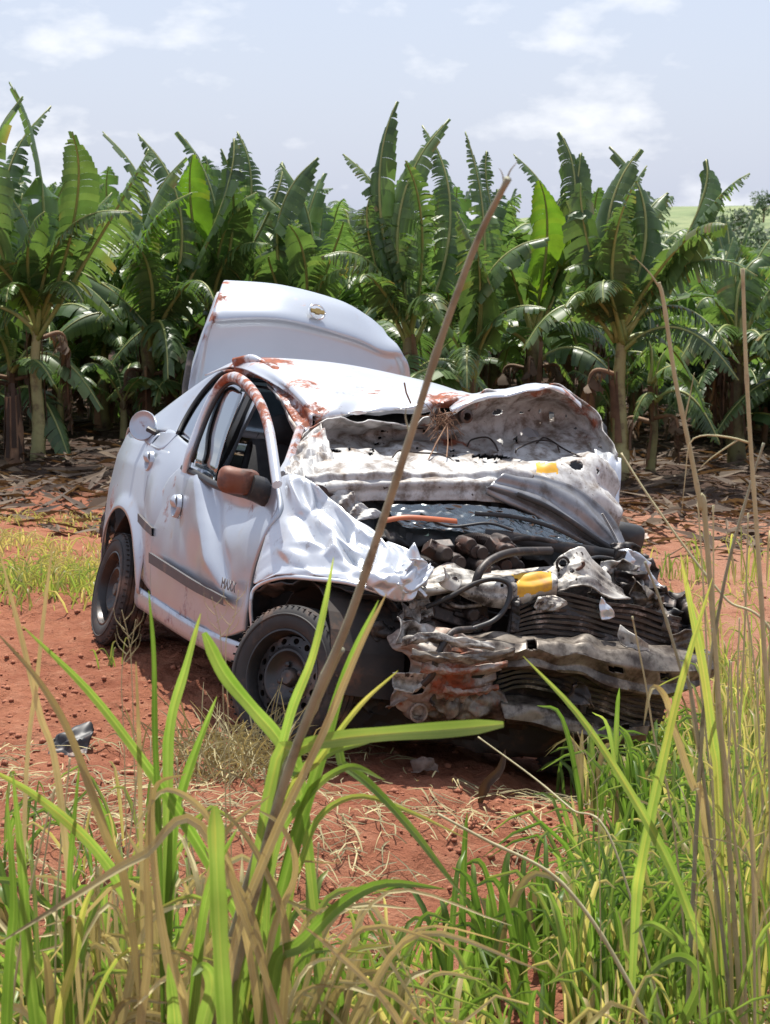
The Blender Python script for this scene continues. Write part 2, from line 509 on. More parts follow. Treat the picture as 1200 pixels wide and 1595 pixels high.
# ------------------------------------------------------------------ the wreck
# car-local axes: x forward, y to the car's left, z up; the visible flank is y < 0
M['grey_fold'] = pm('dusty_grey_paint', (.30, .305, .32), (.16, .162, .17), 5, rough=.38, metal=.5, dirt=(.10, .085, .075), dirt_amt=.5, dscale=8)
car = empty('crashed_car', label='crushed silver four door sedan with raised trunk lid resting on red soil', cat='car')
car.matrix_world = CAR_M
_CO = CAR_I @ Vector((0, 0, CAMH))
_CR = CAR_I.to_3x3()
def pl(px, py, ax, v):
    d = _CR @ raydir(px, py)
    return _CO + d*((v - _CO[ax]) / d[ax])
def fx(px, py, x): return pl(px, py, 0, x)
def fy(px, py, y): return pl(px, py, 1, y)
PROF = [(.15, -.70), (.27, -.765), (.36, -.795), (.52, -.815), (.72, -.82), (.90, -.805), (1.0, -.775), (1.06, -.735), (1.40, -.555), (1.50, -.44), (1.6, -.2)]
def ys(x, z):
    for (z0, y0), (z1, y1) in zip(PROF, PROF[1:]):
        if z <= z1:
            t = min(1, max(0, (z-z0)/(z1-z0)))
            y = y0 + (y1-y0)*t
            break
    else:
        y = PROF[-1][1]
    if x < -1.0: y += .20*((-1.0-x)/1.0)**2
    if x > 1.1: y += .12*((x-1.1)/.8)**2
    return y
def S(px, py, off=0.0):
    y = -.8
    for _ in range(25):
        p = fy(px, py, y)
        y += (ys(p.x, p.z) - off - y)*.6
    return fy(px, py, y)
def FX(lst): return [fx(*a) for a in lst]

def stainer(spots):
    def f(p):
        s = 0
        for c, r, k in spots:
            s = max(s, k*math.exp(-((p-c).length/r)**2))
        return s
    return f
def sheet(name, rows, mat, parent, nu=40, nv=24, solid=.004, crum=None, stain=None, skip=None, smooth=30, disp=None, sharp=False, marks=None, uvmark=None):
    G = loft(rows, nu, nv, sharp)
    if crum or disp:
        N_ = gnormals(G)
        for j in range(nv):
            for i in range(nu):
                p = G[j][i]
                d = 0
                if crum:
                    d += crum(p)
                if disp:
                    d += disp(p, i/(nu-1), j/(nv-1))
                G[j][i] = p + N_[j][i]*d
    st = None
    if stain:
        st = [stain(p) for r in G for p in r]
    mb = MB()
    mb.grid(G, st=st, skip=(lambda i, j: skip((i+.5)/(nu-1), (j+.5)/(nv-1), (G[j][i]+G[j+1][i+1])*.5)) if skip else None)
    if marks:                                    # flat print on the sheet: faces inside an outline take the second material
        for q, f in enumerate(mb.f):
            c = sum((Vector(mb.v[i]) for i in f), Vector())/len(f)
            if inpoly(*project(c), marks): mb.mi[q] = 1
    if uvmark:
        q = 0
        for j in range(nv-1):
            for i in range(nu-1):
                if skip and skip((i+.5)/(nu-1), (j+.5)/(nv-1), (G[j][i]+G[j+1][i+1])*.5): continue
                if uvmark[0] < i/nu < uvmark[1] and uvmark[2] < j/nv + .04*math.sin(i*.9) < uvmark[3]: mb.mi[q] = 1
                q += 1
    return mb.obj(name, mat, parent, smooth=smooth, solid=solid)
def facets(name, rows, mat, parent, nu, nv, amp, seed, stain=None, solid=.004, mask=None, skip=None, angle=14):
    """crumpled sheet: flat creased facets of uneven size"""
    r = random.Random(seed)
    base = loft(rows, nu*4-3, nv*4-3)
    N_ = gnormals(base)
    G = []
    for j in range(nv):
        row = []
        for i in range(nu):
            ii = min(nu*4-4, max(0, i*4 + (r.randint(-1, 1) if 0 < i < nu-1 else 0)))
            jj = min(nv*4-4, max(0, j*4 + (r.randint(-1, 1) if 0 < j < nv-1 else 0)))
            p = base[jj][ii]
            k = mask(i/(nu-1), j/(nv-1)) if mask else 1
            row.append(p + N_[jj][ii]*r.gauss(0, amp)*k)
        G.append(row)
    mb = MB()
    vs_ = [p for q in G for p in q]
    fs = []
    for j in range(nv-1):
        for i in range(nu-1):
            a, b, c, d = j*nu+i, j*nu+i+1, (j+1)*nu+i+1, (j+1)*nu+i
            if skip and skip(i/(nu-1), j/(nv-1), (G[j][i]+G[j+1][i+1])*.5): continue
            fs += [(a, b, c), (a, c, d)] if r.random() < .5 else [(a, b, d), (b, c, d)]
    mb.add(vs_, fs, 0, [stain(p) for p in vs_] if stain else None)
    o = mb.obj(name, mat, parent, smooth=180)
    me = o.data
    ca = me.attributes.new('crease_edge', 'FLOAT', 'EDGE')
    ca.data.foreach_set('value', [r.choice([0, 0, .75, .9]) for _ in me.edges])
    sd = o.modifiers.new('smooth', 'SUBSURF'); sd.levels = 2; sd.render_levels = 2
    m = o.modifiers.new('thickness', 'SOLIDIFY'); m.thickness = solid; m.offset = 0
    return o
def project(p):
    w = CAR_M @ p - Vector((0, 0, CAMH))
    z = w.dot(_fw)
    return 600 + F*w.x/z, 797.5 - F*w.dot(_up)/z
def inpoly(x, y, poly):
    r = False
    for (x0, y0), (x1, y1) in zip(poly, poly[1:]+poly[:1]):
        if (y0 > y) != (y1 > y) and x < (x1-x0)*(y-y0)/(y1-y0)+x0:
            r = not r
    return r
def holes(polys):
    """openings in a sheet, given by outlines on the sheet"""
    def f(u, v, p):
        x, y = project(p)
        return any(inpoly(x, y, q) for q in polys)
    return f
def slot(cx, cy, w, h, a=0, n=10):
    a = math.radians(a)
    return [(cx + w*math.cos(t)*math.cos(a) - h*math.sin(t)*math.sin(a), cy + w*math.cos(t)*math.sin(a) + h*math.sin(t)*math.cos(a))
            for t in [2*math.pi*k/n for k in range(n)]]
V = Vector

# --- underbody and inner structure
mb = MB()
mb.grid(loft([[V((-1.9, -.6, .42)), V((-1.0, -.62, .24)), V((.9, -.64, .22)), V((1.45, -.5, .30))],
              [V((-1.9, 0, .40)), V((-1.0, 0, .22)), V((.9, 0, .20)), V((1.5, 0, .30))],
              [V((-1.9, .6, .42)), V((-1.0, .62, .24)), V((.9, .64, .22)), V((1.45, .5, .30))]], 16, 10))
mb.obj('floor_pan', M['under'], car, smooth=180, solid=.02)
sheet('firewall', [[V((.80, -.66, .24)), V((.80, 0, .22)), V((.80, .66, .24))], [V((.72, -.68, .6)), V((.74, 0, .6)), V((.72, .68, .6))],
                   [V((.66, -.66, .98)), V((.66, 0, 1.0)), V((.66, .66, .98))]], M['under'], car, 12, 10, .01, Crumple(.02, 3, 5))
# sill under the doors
sheet('sill', [[V((-.70, -.80, .36)), V((.2, -.80, .33)), V((.92, -.785, .35))], [V((-.70, -.785, .27)), V((.2, -.785, .25)), V((.92, -.765, .27))],
               [V((-.70, -.70, .24)), V((.2, -.70, .22)), V((.92, -.70, .24))]], M['paint'], car, 30, 8, .01, stain=lambda p: .35)
# --- rear quarter panel on the visible flank, wheel arch cut into it
WR, WF = V((-1.03, -.73, .295)), V((1.30, -.72, .285))
def quarter(side, name):
    mb = MB()
    nu, nv = 60, 26
    G = []
    for j in range(nv):
        v = j/(nv-1)
        row = []
        for i in range(nu):
            u = i/(nu-1)
            x = lerp(-2.02, -.62, u)
            d = abs(x - WR.x)
            lo = .33 + .17*sm(-1.5, -2.0, x)
            if d < .375:
                lo = max(lo, WR.z + math.sqrt(max(0, .375**2 - d*d)) + .01)
            hi = 1.0 + .05*sm(-.7, -1.5, x) - .16*sm(-1.75, -2.02, x)
            z = lerp(lo, hi, v)
            y = ys(x, z)
            if d < .46:                             # flared lip round the arch
                rr = math.hypot(x-WR.x, z-WR.z)
                y -= .022*sm(.47, .385, rr)
            row.append(V((x, y*(1 if side < 0 else -1), z)))
        G.append(row)
    st = stainer([(V((-1.9, -.66, .78)), .22, .75), (V((-1.35, -.8, .68)), .16, .55), (V((-.75, -.8, .45)), .25, .35)])
    mb.grid(G, st=[st(p) for r in G for p in r])
    return mb.obj(name, M['paint'], car, smooth=40, solid=.006)
quarter(-1, 'quarter_panel')
quarter(1, 'quarter_panel')
# dark wheel wells
for s in (-1, 1):
    mb = MB()
    prof = []
    for k in range(15):
        a = math.pi*k/14
        prof.append((math.cos(a), math.sin(a)))
    mb.grid([[V((WR.x + .385*c, s*(.76 - w*.36), WR.z + .385*q)) for c, q in prof] for w in (0, 1)])
    mb.add([V((WR.x + .385*c, s*.40, WR.z + .385*q)) for c, q in prof], [tuple(range(15))])
    mb.obj('wheel_well', M['under'], car, solid=.006)
    mb = MB()
    mb.grid([[V((1.24 + .33*c, s*(.70 - w*.30), .30 + .37*q)) for c, q in prof] for w in (0, 1)])
    mb.add([V((1.24 + .33*c, s*.40, .30 + .37*q)) for c, q in prof], [tuple(range(15))])
    mb.obj('wheel_well', M['under'], car, solid=.006)
# torn bumper mounts behind the rear arch
cb = Crumple(.012, 7, 91)
sheet('torn_bumper_bracket', [[V((-1.97, -.60, .78)), V((-1.80, -.67, .72)), V((-1.62, -.74, .64))], [V((-1.98, -.60, .62)), V((-1.75, -.70, .56)), V((-1.58, -.74, .52))],
                              [V((-1.96, -.58, .50)), V((-1.72, -.68, .44)), V((-1.52, -.72, .40))]], M['black_plastic'], car, 24, 18, .006, cb)
# tail panel and boot floor, deck
sheet('tail_panel', [[V((-2.0, -.62, .88)), V((-2.07, 0, .88)), V((-2.0, .62, .88))], [V((-2.0, -.62, .45)), V((-2.07, 0, .45)), V((-2.0, .62, .45))]], M['paint'], car, 20, 10, .01, Crumple(.012, 4, 2))
sheet('parcel_shelf', [[V((-1.05, -.62, 1.02)), V((-1.05, 0, 1.05)), V((-1.05, .62, 1.02))], [V((-1.52, -.62, 1.02)), V((-1.55, 0, 1.06)), V((-1.52, .62, 1.02))]], M['paint'], car, 12, 8, .01)
# shoulder that carries the boot opening
for s in (-1, 1):
    sheet('rear_shoulder', [[V((-.95, s*.775, 1.0)), V((-1.4, s*.745, 1.045)), V((-1.75, s*.665, 1.03)), V((-2.0, s*.60, .90))],
                            [V((-.95, s*.735, 1.06)), V((-1.4, s*.70, 1.075)), V((-1.75, s*.62, 1.05)), V((-2.0, s*.56, .92))],
                            [V((-.95, s*.62, 1.07)), V((-1.4, s*.60, 1.07)), V((-1.75, s*.54, 1.03)), V((-2.0, s*.50, .90))]], M['paint'], car, 30, 8, .006)
# --- rear side: C pillar on both sides, rear window
pillar_in = [S(277, 676), S(287, 655), S(303, 628), S(322, 603), S(345, 582), S(372, 573)]
pillar_out = [V((-1.50, -.70, 1.055)), V((-1.33, -.665, 1.13)), V((-1.16, -.63, 1.22)), V((-1.00, -.59, 1.31)), V((-.82, -.55, 1.39)), V((-.58, -.535, 1.425))]
for s in (-1, 1):
    q = [V((p.x, p.y*-s, p.z)) for p in pillar_out]
    r = [V((p.x, p.y*-s, p.z)) for p in pillar_in]
    inn = [V((p.x-.03, (p.y+.10)*-s, p.z+.012)) for p in pillar_out]
    sheet('c_pillar', [inn, q, [(a+b)*.5 + V((0, -.014*-s, 0)) for a, b in zip(q, r)], r], M['paint'], car, 30, 14, .006, stain=stainer([(V((-.6, -.53, 1.42)), .22, .75)]))
    belt = [V((p.x, p.y*-s, p.z)) for p in (S(277, 676), V((-.75, ys(-.75, 1.0), 1.0)), V((-.95, ys(-.95, 1.0), 1.0)))]
    up_ = [V((p.x, p.y*-s, p.z)) for p in (S(277, 676), S(273, 672) + V((-.1, .0, .0)), V((-1.50, -.70, 1.055)))]
    sheet('rear_belt', [up_, belt], M['paint'], car, 14, 6, .006)
sheet('rear_window', [[V((-.98, -.46, 1.40)), V((-1.0, 0, 1.44)), V((-.98, .46, 1.40))], [V((-1.5, -.56, 1.08)), V((-1.54, 0, 1.10)), V((-1.5, .56, 1.08))]], M['glass'], car, 12, 8, .005)

# --- roof, buckled down towards the windscreen
roof_st = stainer([(fx(590, 622, .1), .13, .62), (fx(610, 618, 0), .10, .6), (fx(400, 562, -.6), .16, .85), (fx(430, 572, -.4), .14, .85), (fx(470, 615, .05), .12, .8), (fx(690, 628, .25), .2, .7), (fx(490, 648, .28), .10, .7)])
roof_rows = [
    [V((-1.0, -.55, 1.375)), V((-1.0, -.46, 1.415)), V((-1.02, -.2, 1.44)), V((-1.02, .2, 1.455)), V((-1.0, .5, 1.44)), V((-1.0, .58, 1.40))],
    FX([(362, 572, -.62), (385, 559, -.62), (455, 560, -.62), (545, 570, -.62), (660, 595, -.62), (712, 612, -.62)]),
    FX([(404, 585, -.22), (425, 574, -.22), (500, 577, -.20), (580, 586, -.20), (680, 604, -.20), (740, 622, -.20)]),
    FX([(450, 612, .08), (462, 604, .08), (530, 606, .08), (600, 607, .10), (690, 612, .10), (760, 624, .10)]),
    FX([(488, 652, .30), (500, 645, .30), (565, 638, .31), (640, 630, .31), (715, 621, .30), (775, 622, .26)]),
    FX([(490, 662, .28), (505, 655, .29), (570, 648, .30), (640, 643, .30), (715, 632, .29), (775, 632, .25)]),
]
rc = Crumple(.010, 3.2, 11)
sheet('roof', roof_rows, M['paint_crush'], car, 64, 56, .006, None, roof_st, smooth=45,
      disp=lambda p, u, v: rc(p)*sm(.35, .8, v) + .012*math.sin(u*9+v*4)*sm(.3, .6, v))
# scraped rail from the roof edge down the windscreen pillar
rail_st = lambda p: .60 + .4*noise.noise(p*7)
ru = FX([(372, 563, -.60), (395, 556, -.50), (425, 566, -.35), (450, 588, -.12), (475, 618, .10), (500, 648, .32)])
rm = FX([(366, 573, -.58), (392, 570, -.46), (418, 580, -.28), (440, 602, -.06), (462, 634, .14), (484, 664, .34)])
rl = FX([(368, 588, -.56), (395, 588, -.44), (414, 594, -.26), (432, 612, -.02), (450, 644, .18), (472, 676, .36)])
sheet('windscreen_pillar', [ru, [a + (a-b)*.0 + V((.0, -.02, .02)) for a, b in zip([(a+b)*.5 for a, b in zip(ru, rm)], rm)], rm, rl], M['paint_crush'], car, 44, 14, .008, Crumple(.005, 6, 21, 3), rail_st, smooth=60)
sheet('windscreen_pillar_flange', [[a + V((.02, .0, -.01)) for a in rl[2:]] + FX([(470, 690, .42)]), [fx(440, 622, .0), fx(452, 655, .18), fx(463, 690, .36), fx(462, 705, .44), fx(458, 715, .5)]],
      M['primer'], car, 24, 6, .006, Crumple(.004, 12, 3), lambda p: .35)
# lower pillar stub reaching the door hinge
mb = MB()
mb.tube([fx(468, 672, .40), fx(458, 700, .52), fx(450, 725, .62), fx(440, 748, .72)], [.035, .032, .035, .045], 8, flat=.7, st=[.6, .5, .4, .3])
mb.obj('windscreen_pillar_foot', M['paint_crush'], car, smooth=40)
# plain rail and pillars on the far side
mb = MB()
mb.tube([V((-.98, .56, 1.40)), V((-.3, .56, 1.43)), V((.25, .60, 1.36)), V((.62, .70, 1.12)), V((.85, .76, .98))], .04, 8)
mb.tube([V((-.3, .57, 1.42)), V((-.32, .74, 1.0))], .04, 8)
mb.obj('roof_rail', M['paint'], car, smooth=40)

# --- rear door
rd = [
    [S(276, 676), S(292, 690), S(322, 706)],
    [S(246, 700), S(275, 722), S(312, 745)],
    [S(232, 735), S(258, 768), S(300, 800)],
    [S(224, 790), S(245, 822), S(290, 855)],
    [S(219, 850), S(240, 880), S(285, 910)],
    [S(219, 900), S(240, 925), S(285, 945)],
]
rear_door = sheet('rear_door', rd, M['paint'], car, 36, 36, .01, None, stainer([(S(225, 890), .25, .4)]), smooth=50,
                  disp=lambda p, u, v: .006 - .02*math.exp(-((u-.35)/.25)**2 - ((v-.5)/.3)**2))
def ribbon(name, top, bot, mat, parent, thick, n=20, bevel=.004):
    """a flat-faced strip standing proud of the panel"""
    a, b = curve(top, n), curve(bot, n)
    mb = MB()
    out = V((0, -1, 0))
    mb.grid([a, [p + out*thick for p in a], [p + out*thick for p in b], b])
    return mb.obj(name, mat, parent, smooth=40)
ribbon('side_moulding', [S(219, 800, .012), S(228, 810, .012), S(241, 823, .012)], [S(219, 813, .012), S(228, 824, .012), S(241, 836, .012)], M['moulding'], rear_door, .014)
def handle(c, parent, w=.05, h=.055):
    """round scooped handle: a dished cup with a pull flap over its upper half"""
    n = 28
    mb = MB()
    G = [[c + V((r*w*math.cos(2*math.pi*k/n), a, r*h*math.sin(2*math.pi*k/n))) for k in range(n+1)] for r, a in [(1.12, .012), (1.06, -.006), (.98, -.008), (.85, .004), (.6, .016), (.3, .02), (.01, .021)]]
    mb.grid(G)
    mb.obj('door_handle', M['paint'], parent, smooth=60)
    mb = MB()
    G = []
    for j in range(8):
        zz = lerp(.98, -.12, j/7)
        ww = math.sqrt(max(.02, 1-zz*zz)) if zz > 0 else 1.0
        G.append([c + V((w*.96*ww*f, -.010 - .014*math.sin(math.pi*min(1, j/8+.1)) + .006*f*f, h*zz)) for f in [i/6-1 for i in range(13)]])
    mb.grid(G)
    mb.obj('handle_flap', M['paint'], parent, smooth=70, solid=.004)
handle(S(232, 718, .014), rear_door, .040, .044)
# rear door window: seal, glass, white frame
rw = [S(277, 676), S(287, 655), S(303, 628), S(322, 603), S(345, 582), S(372, 573), S(388, 574)]
mb = MB()
mb.tube(curve(rw, 30), .010, 8)
mb.obj('window_seal', M['seal'], rear_door, smooth=180)
glass_rows = [curve([S(280, 677, -.01), S(300, 690, -.01), S(330, 705, -.01)], 12), curve([S(291, 655, -.01), S(315, 665, -.01), S(345, 675, -.01)], 12),
              curve([S(308, 627, -.01), S(332, 632, -.01), S(360, 640, -.01)], 12), curve([S(330, 600, -.01), S(350, 603, -.01), S(375, 608, -.01)], 12), curve([S(348, 584, -.01), S(365, 582, -.01), S(388, 583, -.01)], 12)]
sheet('window_glass', glass_rows, M['glass'], rear_door, 12, 12, .004, smooth=180)

# --- front door, buckled
fd = [
    [S(288, 728), S(312, 741), S(338, 754), S(384, 770), S(432, 752)],
    [S(263, 752), S(292, 768), S(325, 785), S(375, 800), S(427, 792)],
    [S(247, 800), S(275, 815), S(310, 833), S(360, 846), S(413, 840)],
    [S(239, 860), S(268, 876), S(300, 892), S(348, 906), S(393, 903)],
    [S(238, 917), S(266, 933), S(300, 951), S(345, 962), S(387, 950)],
    [S(242, 948), S(270, 964), S(302, 981), S(345, 992), S(384, 982)],
]
ca, cb_ = S(317, 742), S(346, 915)
cx0, cz0, cx1, cz1 = ca.x, ca.z, cb_.x, cb_.z
def door_disp(p, u, v):
    t = (p.z - cz0)/(cz1-cz0)
    xl = cx0 + (cx1-cx0)*t
    d = p.x - xl
    k = sm(-.15, .1, t)*sm(1.12, .75, t)
    h = .036*k*(max(0, 1-abs(d)/.40)**1.3 if d < 0 else max(0, 1-d/.09))
    h -= .014*k*math.exp(-((d-.13)/.07)**2)
    h -= .03*math.exp(-((v-.16)/.14)**2)*sm(.35, .7, u)
    return h + .006*noise.noise(p*6)
sgn = 1
front_door = sheet('front_door', fd, M['paint'], car, 70, 60, .02, None,
                   stainer([(S(262, 800), .09, .55), (S(256, 770), .05, .6), (S(277, 750), .05, .5), (S(330, 850), .05, .5), (S(352, 788), .08, .5), (S(300, 975), .3, .45), (S(385, 790), .1, .5)]), smooth=35, disp=lambda p, u, v: -door_disp(p, u, v))
ribbon('side_moulding', [S(237, 861, .03), S(270, 882, .034), S(310, 907, .034), S(354, 931, .03)], [S(237, 877, .03), S(270, 898, .034), S(310, 923, .034), S(354, 944, .03)], M['moulding'], front_door, .016)
handle(S(274, 788, .030), front_door, .043, .048)
# window sill seal
mb = MB()
mb.tube(curve([S(287, 729, .012), S(312, 742, .016), S(340, 757, .018), (S(384, 770, .0)), S(420, 765, .0)], 20), .018, 8)
mb.obj('window_sill_seal', M['seal'], front_door, smooth=180)
# door frame sprung outwards, scraped to the metal
fr_px = [(289, 735, -.82), (297, 702, -.82), (309, 668, -.80), (323, 634, -.78), (337, 608, -.76), (350, 592, -.75), (364, 587, -.75), (379, 594, -.76), (395, 611, -.77), (409, 636, -.79), (419, 668, -.80), (425, 704, -.81), (432, 755, -.82)]
frp = curve([fy(*a) for a in fr_px], 60)
mb = MB()
mb.tube(frp, [.023]*60, 10, flat=.85, st=[.10 + .50*sm(.18, .40, i/59)*sm(1.0, .76, i/59) for i in range(60)])
mb.obj('window_frame', M['paint_crush'], front_door, smooth=60)
cen = fy(365, 690, -.78)
mb = MB()
mb.tube([p + (cen-p).normalized()*.034 + V((0, .01, 0)) for p in frp[2:40]], .008, 8)
mb.obj('window_seal', M['seal'], front_door, smooth=180)
sheet('window_glass', [[fy(300, 728, -.78), fy(318, 738, -.78), fy(335, 748, -.78)], [fy(312, 678, -.77), fy(330, 682, -.77), fy(350, 690, -.77)],
                       [fy(330, 630, -.75), fy(348, 632, -.75), fy(368, 640, -.75)], [fy(346, 604, -.73), fy(360, 600, -.73), fy(378, 612, -.73)]], M['glass'], front_door, 10, 10, .004, smooth=180)
# model lettering on the door
cu = bpy.data.curves.new('lettering', 'FONT')
cu.body = 'MAXX'
cu.size = .10
cu.extrude = .0015
tmp = bpy.data.objects.new('tmp', cu)
COL.objects.link(tmp)
me = bpy.data.meshes.new_from_object(tmp.evaluated_get(bpy.context.evaluated_depsgraph_get()))
bpy.data.objects.remove(tmp)
me.materials.clear(); me.materials.append(pm('faded_lettering', (.17, .17, .18), None, 5, rough=.5))
lt = bpy.data.objects.new('lettering', me)
COL.objects.link(lt)
lt.parent = front_door
a, b = S(344, 915, .05), S(367, 924, .05)
ex = (b-a).normalized(); ez = (V((0, 0, 1)) - ex*ex.z).normalized(); ey = ez.cross(ex)
sc_ = (b-a).length/.30
lt.matrix_local = Matrix(((ex.x*sc_, ez.x*sc_, -ey.x, a.x), (ex.y*sc_, ez.y*sc_, -ey.y, a.y), (ex.z*sc_, ez.z*sc_, -ey.z, a.z), (0, 0, 0, 1)))

# --- B pillar strips behind the sprung frame
for k, (t0, b0, w, mt_) in enumerate([((380, 614), (328, 738), .045, 'paint'), ((398, 626), (346, 738), .045, 'paint')]):
    yy = -.66 + .03*k
    mb = MB()
    mb.tube([fy(*t0, yy+.10), fy((t0[0]+b0[0])/2-2, (t0[1]+b0[1])/2, yy+.03), fy(*b0, yy)], w*.7, 8, flat=.5)
    mb.obj('b_pillar', M[mt_], car, smooth=50)
mb = MB()
mb.tube([fy(390, 622, -.54), fy(364, 680, -.62), fy(337, 742, -.64)], .05, 8, flat=.5)
mb.obj('b_pillar_trim', M['black_plastic'], car, smooth=50)

# --- seats, dashboard, steering wheel
def seat(y, x0, name='seat'):
    e = bpy.data.objects.new(name, None); COL.objects.link(e); e.parent = car; e.location = (x0, y, 0)
    sheet('cushion', [[V((.42, -.24, .42)), V((.46, 0, .42)), V((.42, .24, .42))], [V((.40, -.24, .55)), V((.44, 0, .54)), V((.40, .24, .55))], [V((0, -.24, .50)), V((0, 0, .48)), V((0, .24, .50))], [V((-.1, -.24, .40)), V((-.1, 0, .40)), V((-.1, .24, .40))]], M['seat'], e, 10, 12, .02, smooth=180)
    sheet('backrest', [[V((.02, -.22, .48)), V((.06, 0, .48)), V((.02, .22, .48))], [V((-.10, -.23, .85)), V((-.05, 0, .85)), V((-.10, .23, .85))], [V((-.22, -.18, 1.10)), V((-.20, 0, 1.12)), V((-.22, .18, 1.10))],
                       [V((-.30, -.18, 1.08)), V((-.32, 0, 1.10)), V((-.30, .18, 1.08))], [V((-.22, -.22, .8)), V((-.24, 0, .8)), V((-.22, .22, .8))], [V((-.10, -.22, .48)), V((-.10, 0, .48)), V((-.10, .22, .48))]], M['seat'], e, 10, 24, .02, smooth=180)
    mb = MB(); mb.lathe([(.001, -.11), (.05, -.11), (.075, -.06), (.08, 0), (.075, .06), (.05, .11), (.001, .11)], 14, org=(-.26, 0, 1.19)); mb.obj('headrest', M['seat'], e, smooth=180)
seat(-.36, .05); seat(.36, .05)
sheet('rear_bench', [[V((-.35, -.58, .5)), V((-.35, 0, .5)), V((-.35, .58, .5))], [V((-.85, -.6, .5)), V((-.85, 0, .5)), V((-.85, .6, .5))], [V((-1.05, -.58, 1.0)), V((-1.05, 0, 1.02)), V((-1.05, .58, 1.0))]], M['seat'], car, 12, 14, .06, smooth=180)
sheet('dashboard', [[V((.40, -.62, .62)), V((.40, 0, .60)), V((.40, .62, .62))], [V((.36, -.62, .84)), V((.34, 0, .86)), V((.36, .62, .84))], [V((.52, -.62, .93)), V((.50, 0, .95)), V((.52, .62, .93))], [V((.80, -.62, .90)), V((.82, 0, .92)), V((.80, .62, .90))]], M['black_plastic'], car, 20, 16, .02, Crumple(.02, 3, 6))
mb = MB()
pts = [V((.30 + .05*math.sin(2*math.pi*k/24), .36 + .18*math.cos(2*math.pi*k/24), .88 + .17*math.sin(2*math.pi*k/24))) for k in range(25)]
mb.tube(pts, .014, 8); mb.tube([V((.30, .20, .88)), V((.34, .36, .87)), V((.30, .52, .88))], .018, 6); mb.tube([V((.34, .36, .87)), V((.55, .36, .8))], .03, 6)
mb.obj('steering_wheel', M['black_plastic'], car, smooth=180)
# far-side doors
for x0, x1, nm in ((-.95, -.28, 'rear_door'), (-.27, .84, 'front_door')):
    o = sheet(nm, [[V((lerp(x0, x1, u), -ys(lerp(x0, x1, u), z), z)) for u in (0, .5, 1)] for z in (.3, .5, .72, .9, 1.0)], M['paint'], car, 14, 16, .01, Crumple(.008, 3, 4))
    mb = MB(); mb.tube([V((x0+.05, .83, .52)), V((x1-.1, .83, .52))], .016, 6); mb.obj('side_moulding', M['moulding'], o)
    sheet('window_glass', [[V((x0+.03, .745, 1.02)), V((x1-.1, .745, 1.02))], [V((x0+.08, .57, 1.38)), V((min(x1-.45, .2), .58, 1.38))]], M['glass'], o, 8, 6, .004, smooth=180)

# --- raised trunk lid
lid = [
    FX([(292, 612, -1.600), (330, 622, -1.540), (440, 628, -1.500), (560, 640, -1.520), (612, 640, -1.560), (640, 622, -1.620)]),
    FX([(296, 590, -1.605), (332, 600, -1.555), (440, 604, -1.515), (560, 612, -1.535), (612, 612, -1.565), (639, 598, -1.625)]),
    FX([(306, 560, -1.600), (335, 565, -1.570), (440, 566, -1.530), (560, 585, -1.540), (610, 588, -1.570), (638, 578, -1.610)]),
    FX([(314, 534, -1.600), (338, 531, -1.580), (440, 530, -1.540), (555, 556, -1.550), (606, 569, -1.570), (635, 565, -1.600)]),
    FX([(320, 516, -1.600), (343, 508, -1.580), (440, 507, -1.545), (550, 535, -1.555), (600, 555, -1.570), (630, 556, -1.600)]),
    FX([(325, 503, -1.600), (346, 495, -1.580), (440, 495, -1.545), (546, 522, -1.555), (594, 543, -1.570), (624, 546, -1.600)]),
    FX([(332, 484, -1.640), (349, 478, -1.620), (440, 480, -1.590), (541, 505, -1.600), (588, 528, -1.610), (617, 536, -1.640)]),
    FX([(342, 456, -1.740), (355, 450, -1.720), (440, 456, -1.700), (533, 479, -1.700), (578, 506, -1.710), (604, 524, -1.740)]),
    FX([(349, 441, -1.840), (358, 439, -1.830), (440, 446, -1.820), (528, 469, -1.820), (572, 493, -1.820), (597, 513, -1.830)]),
    FX([(352, 439, -1.930), (361, 438, -1.940), (440, 445, -1.940), (526, 468, -1.940), (570, 492, -1.930), (594, 510, -1.920)]),
]
def lid_disp(p, u, v):
    # pressed recess across the lower half
    e = sm(.06, .14, u)*sm(.97, .90, u)*sm(.55, .42, v - .10*sm(.22, .08, u))
    return -.022*e
trunk = sheet('trunk_lid', lid, M['paint'], car, 80, 90, .008, None, stainer([(fx(338, 470, -1.7), .09, .72), (fx(328, 495, -1.62), .06, .7), (fx(350, 445, -1.8), .06, .7), (fx(362, 452, -1.75), .05, .6), (fx(316, 525, -1.6), .035, .6), (fx(470, 470, -1.65), .07, .42)]), smooth=40, disp=lid_disp)
# inner skin and the flanks give the lid its depth
inner = [[p + V((-.05, 0, -.015)) for p in r] for r in lid[:8]]
sheet('inner_panel', inner, M['primer'], trunk, 30, 24, .006, smooth=60)
for k in (0, -1):
    sheet('lid_edge', [[r[k] for r in lid[:8]], [r[k] for r in inner]], M['paint'], trunk, 24, 3, .004, smooth=60)
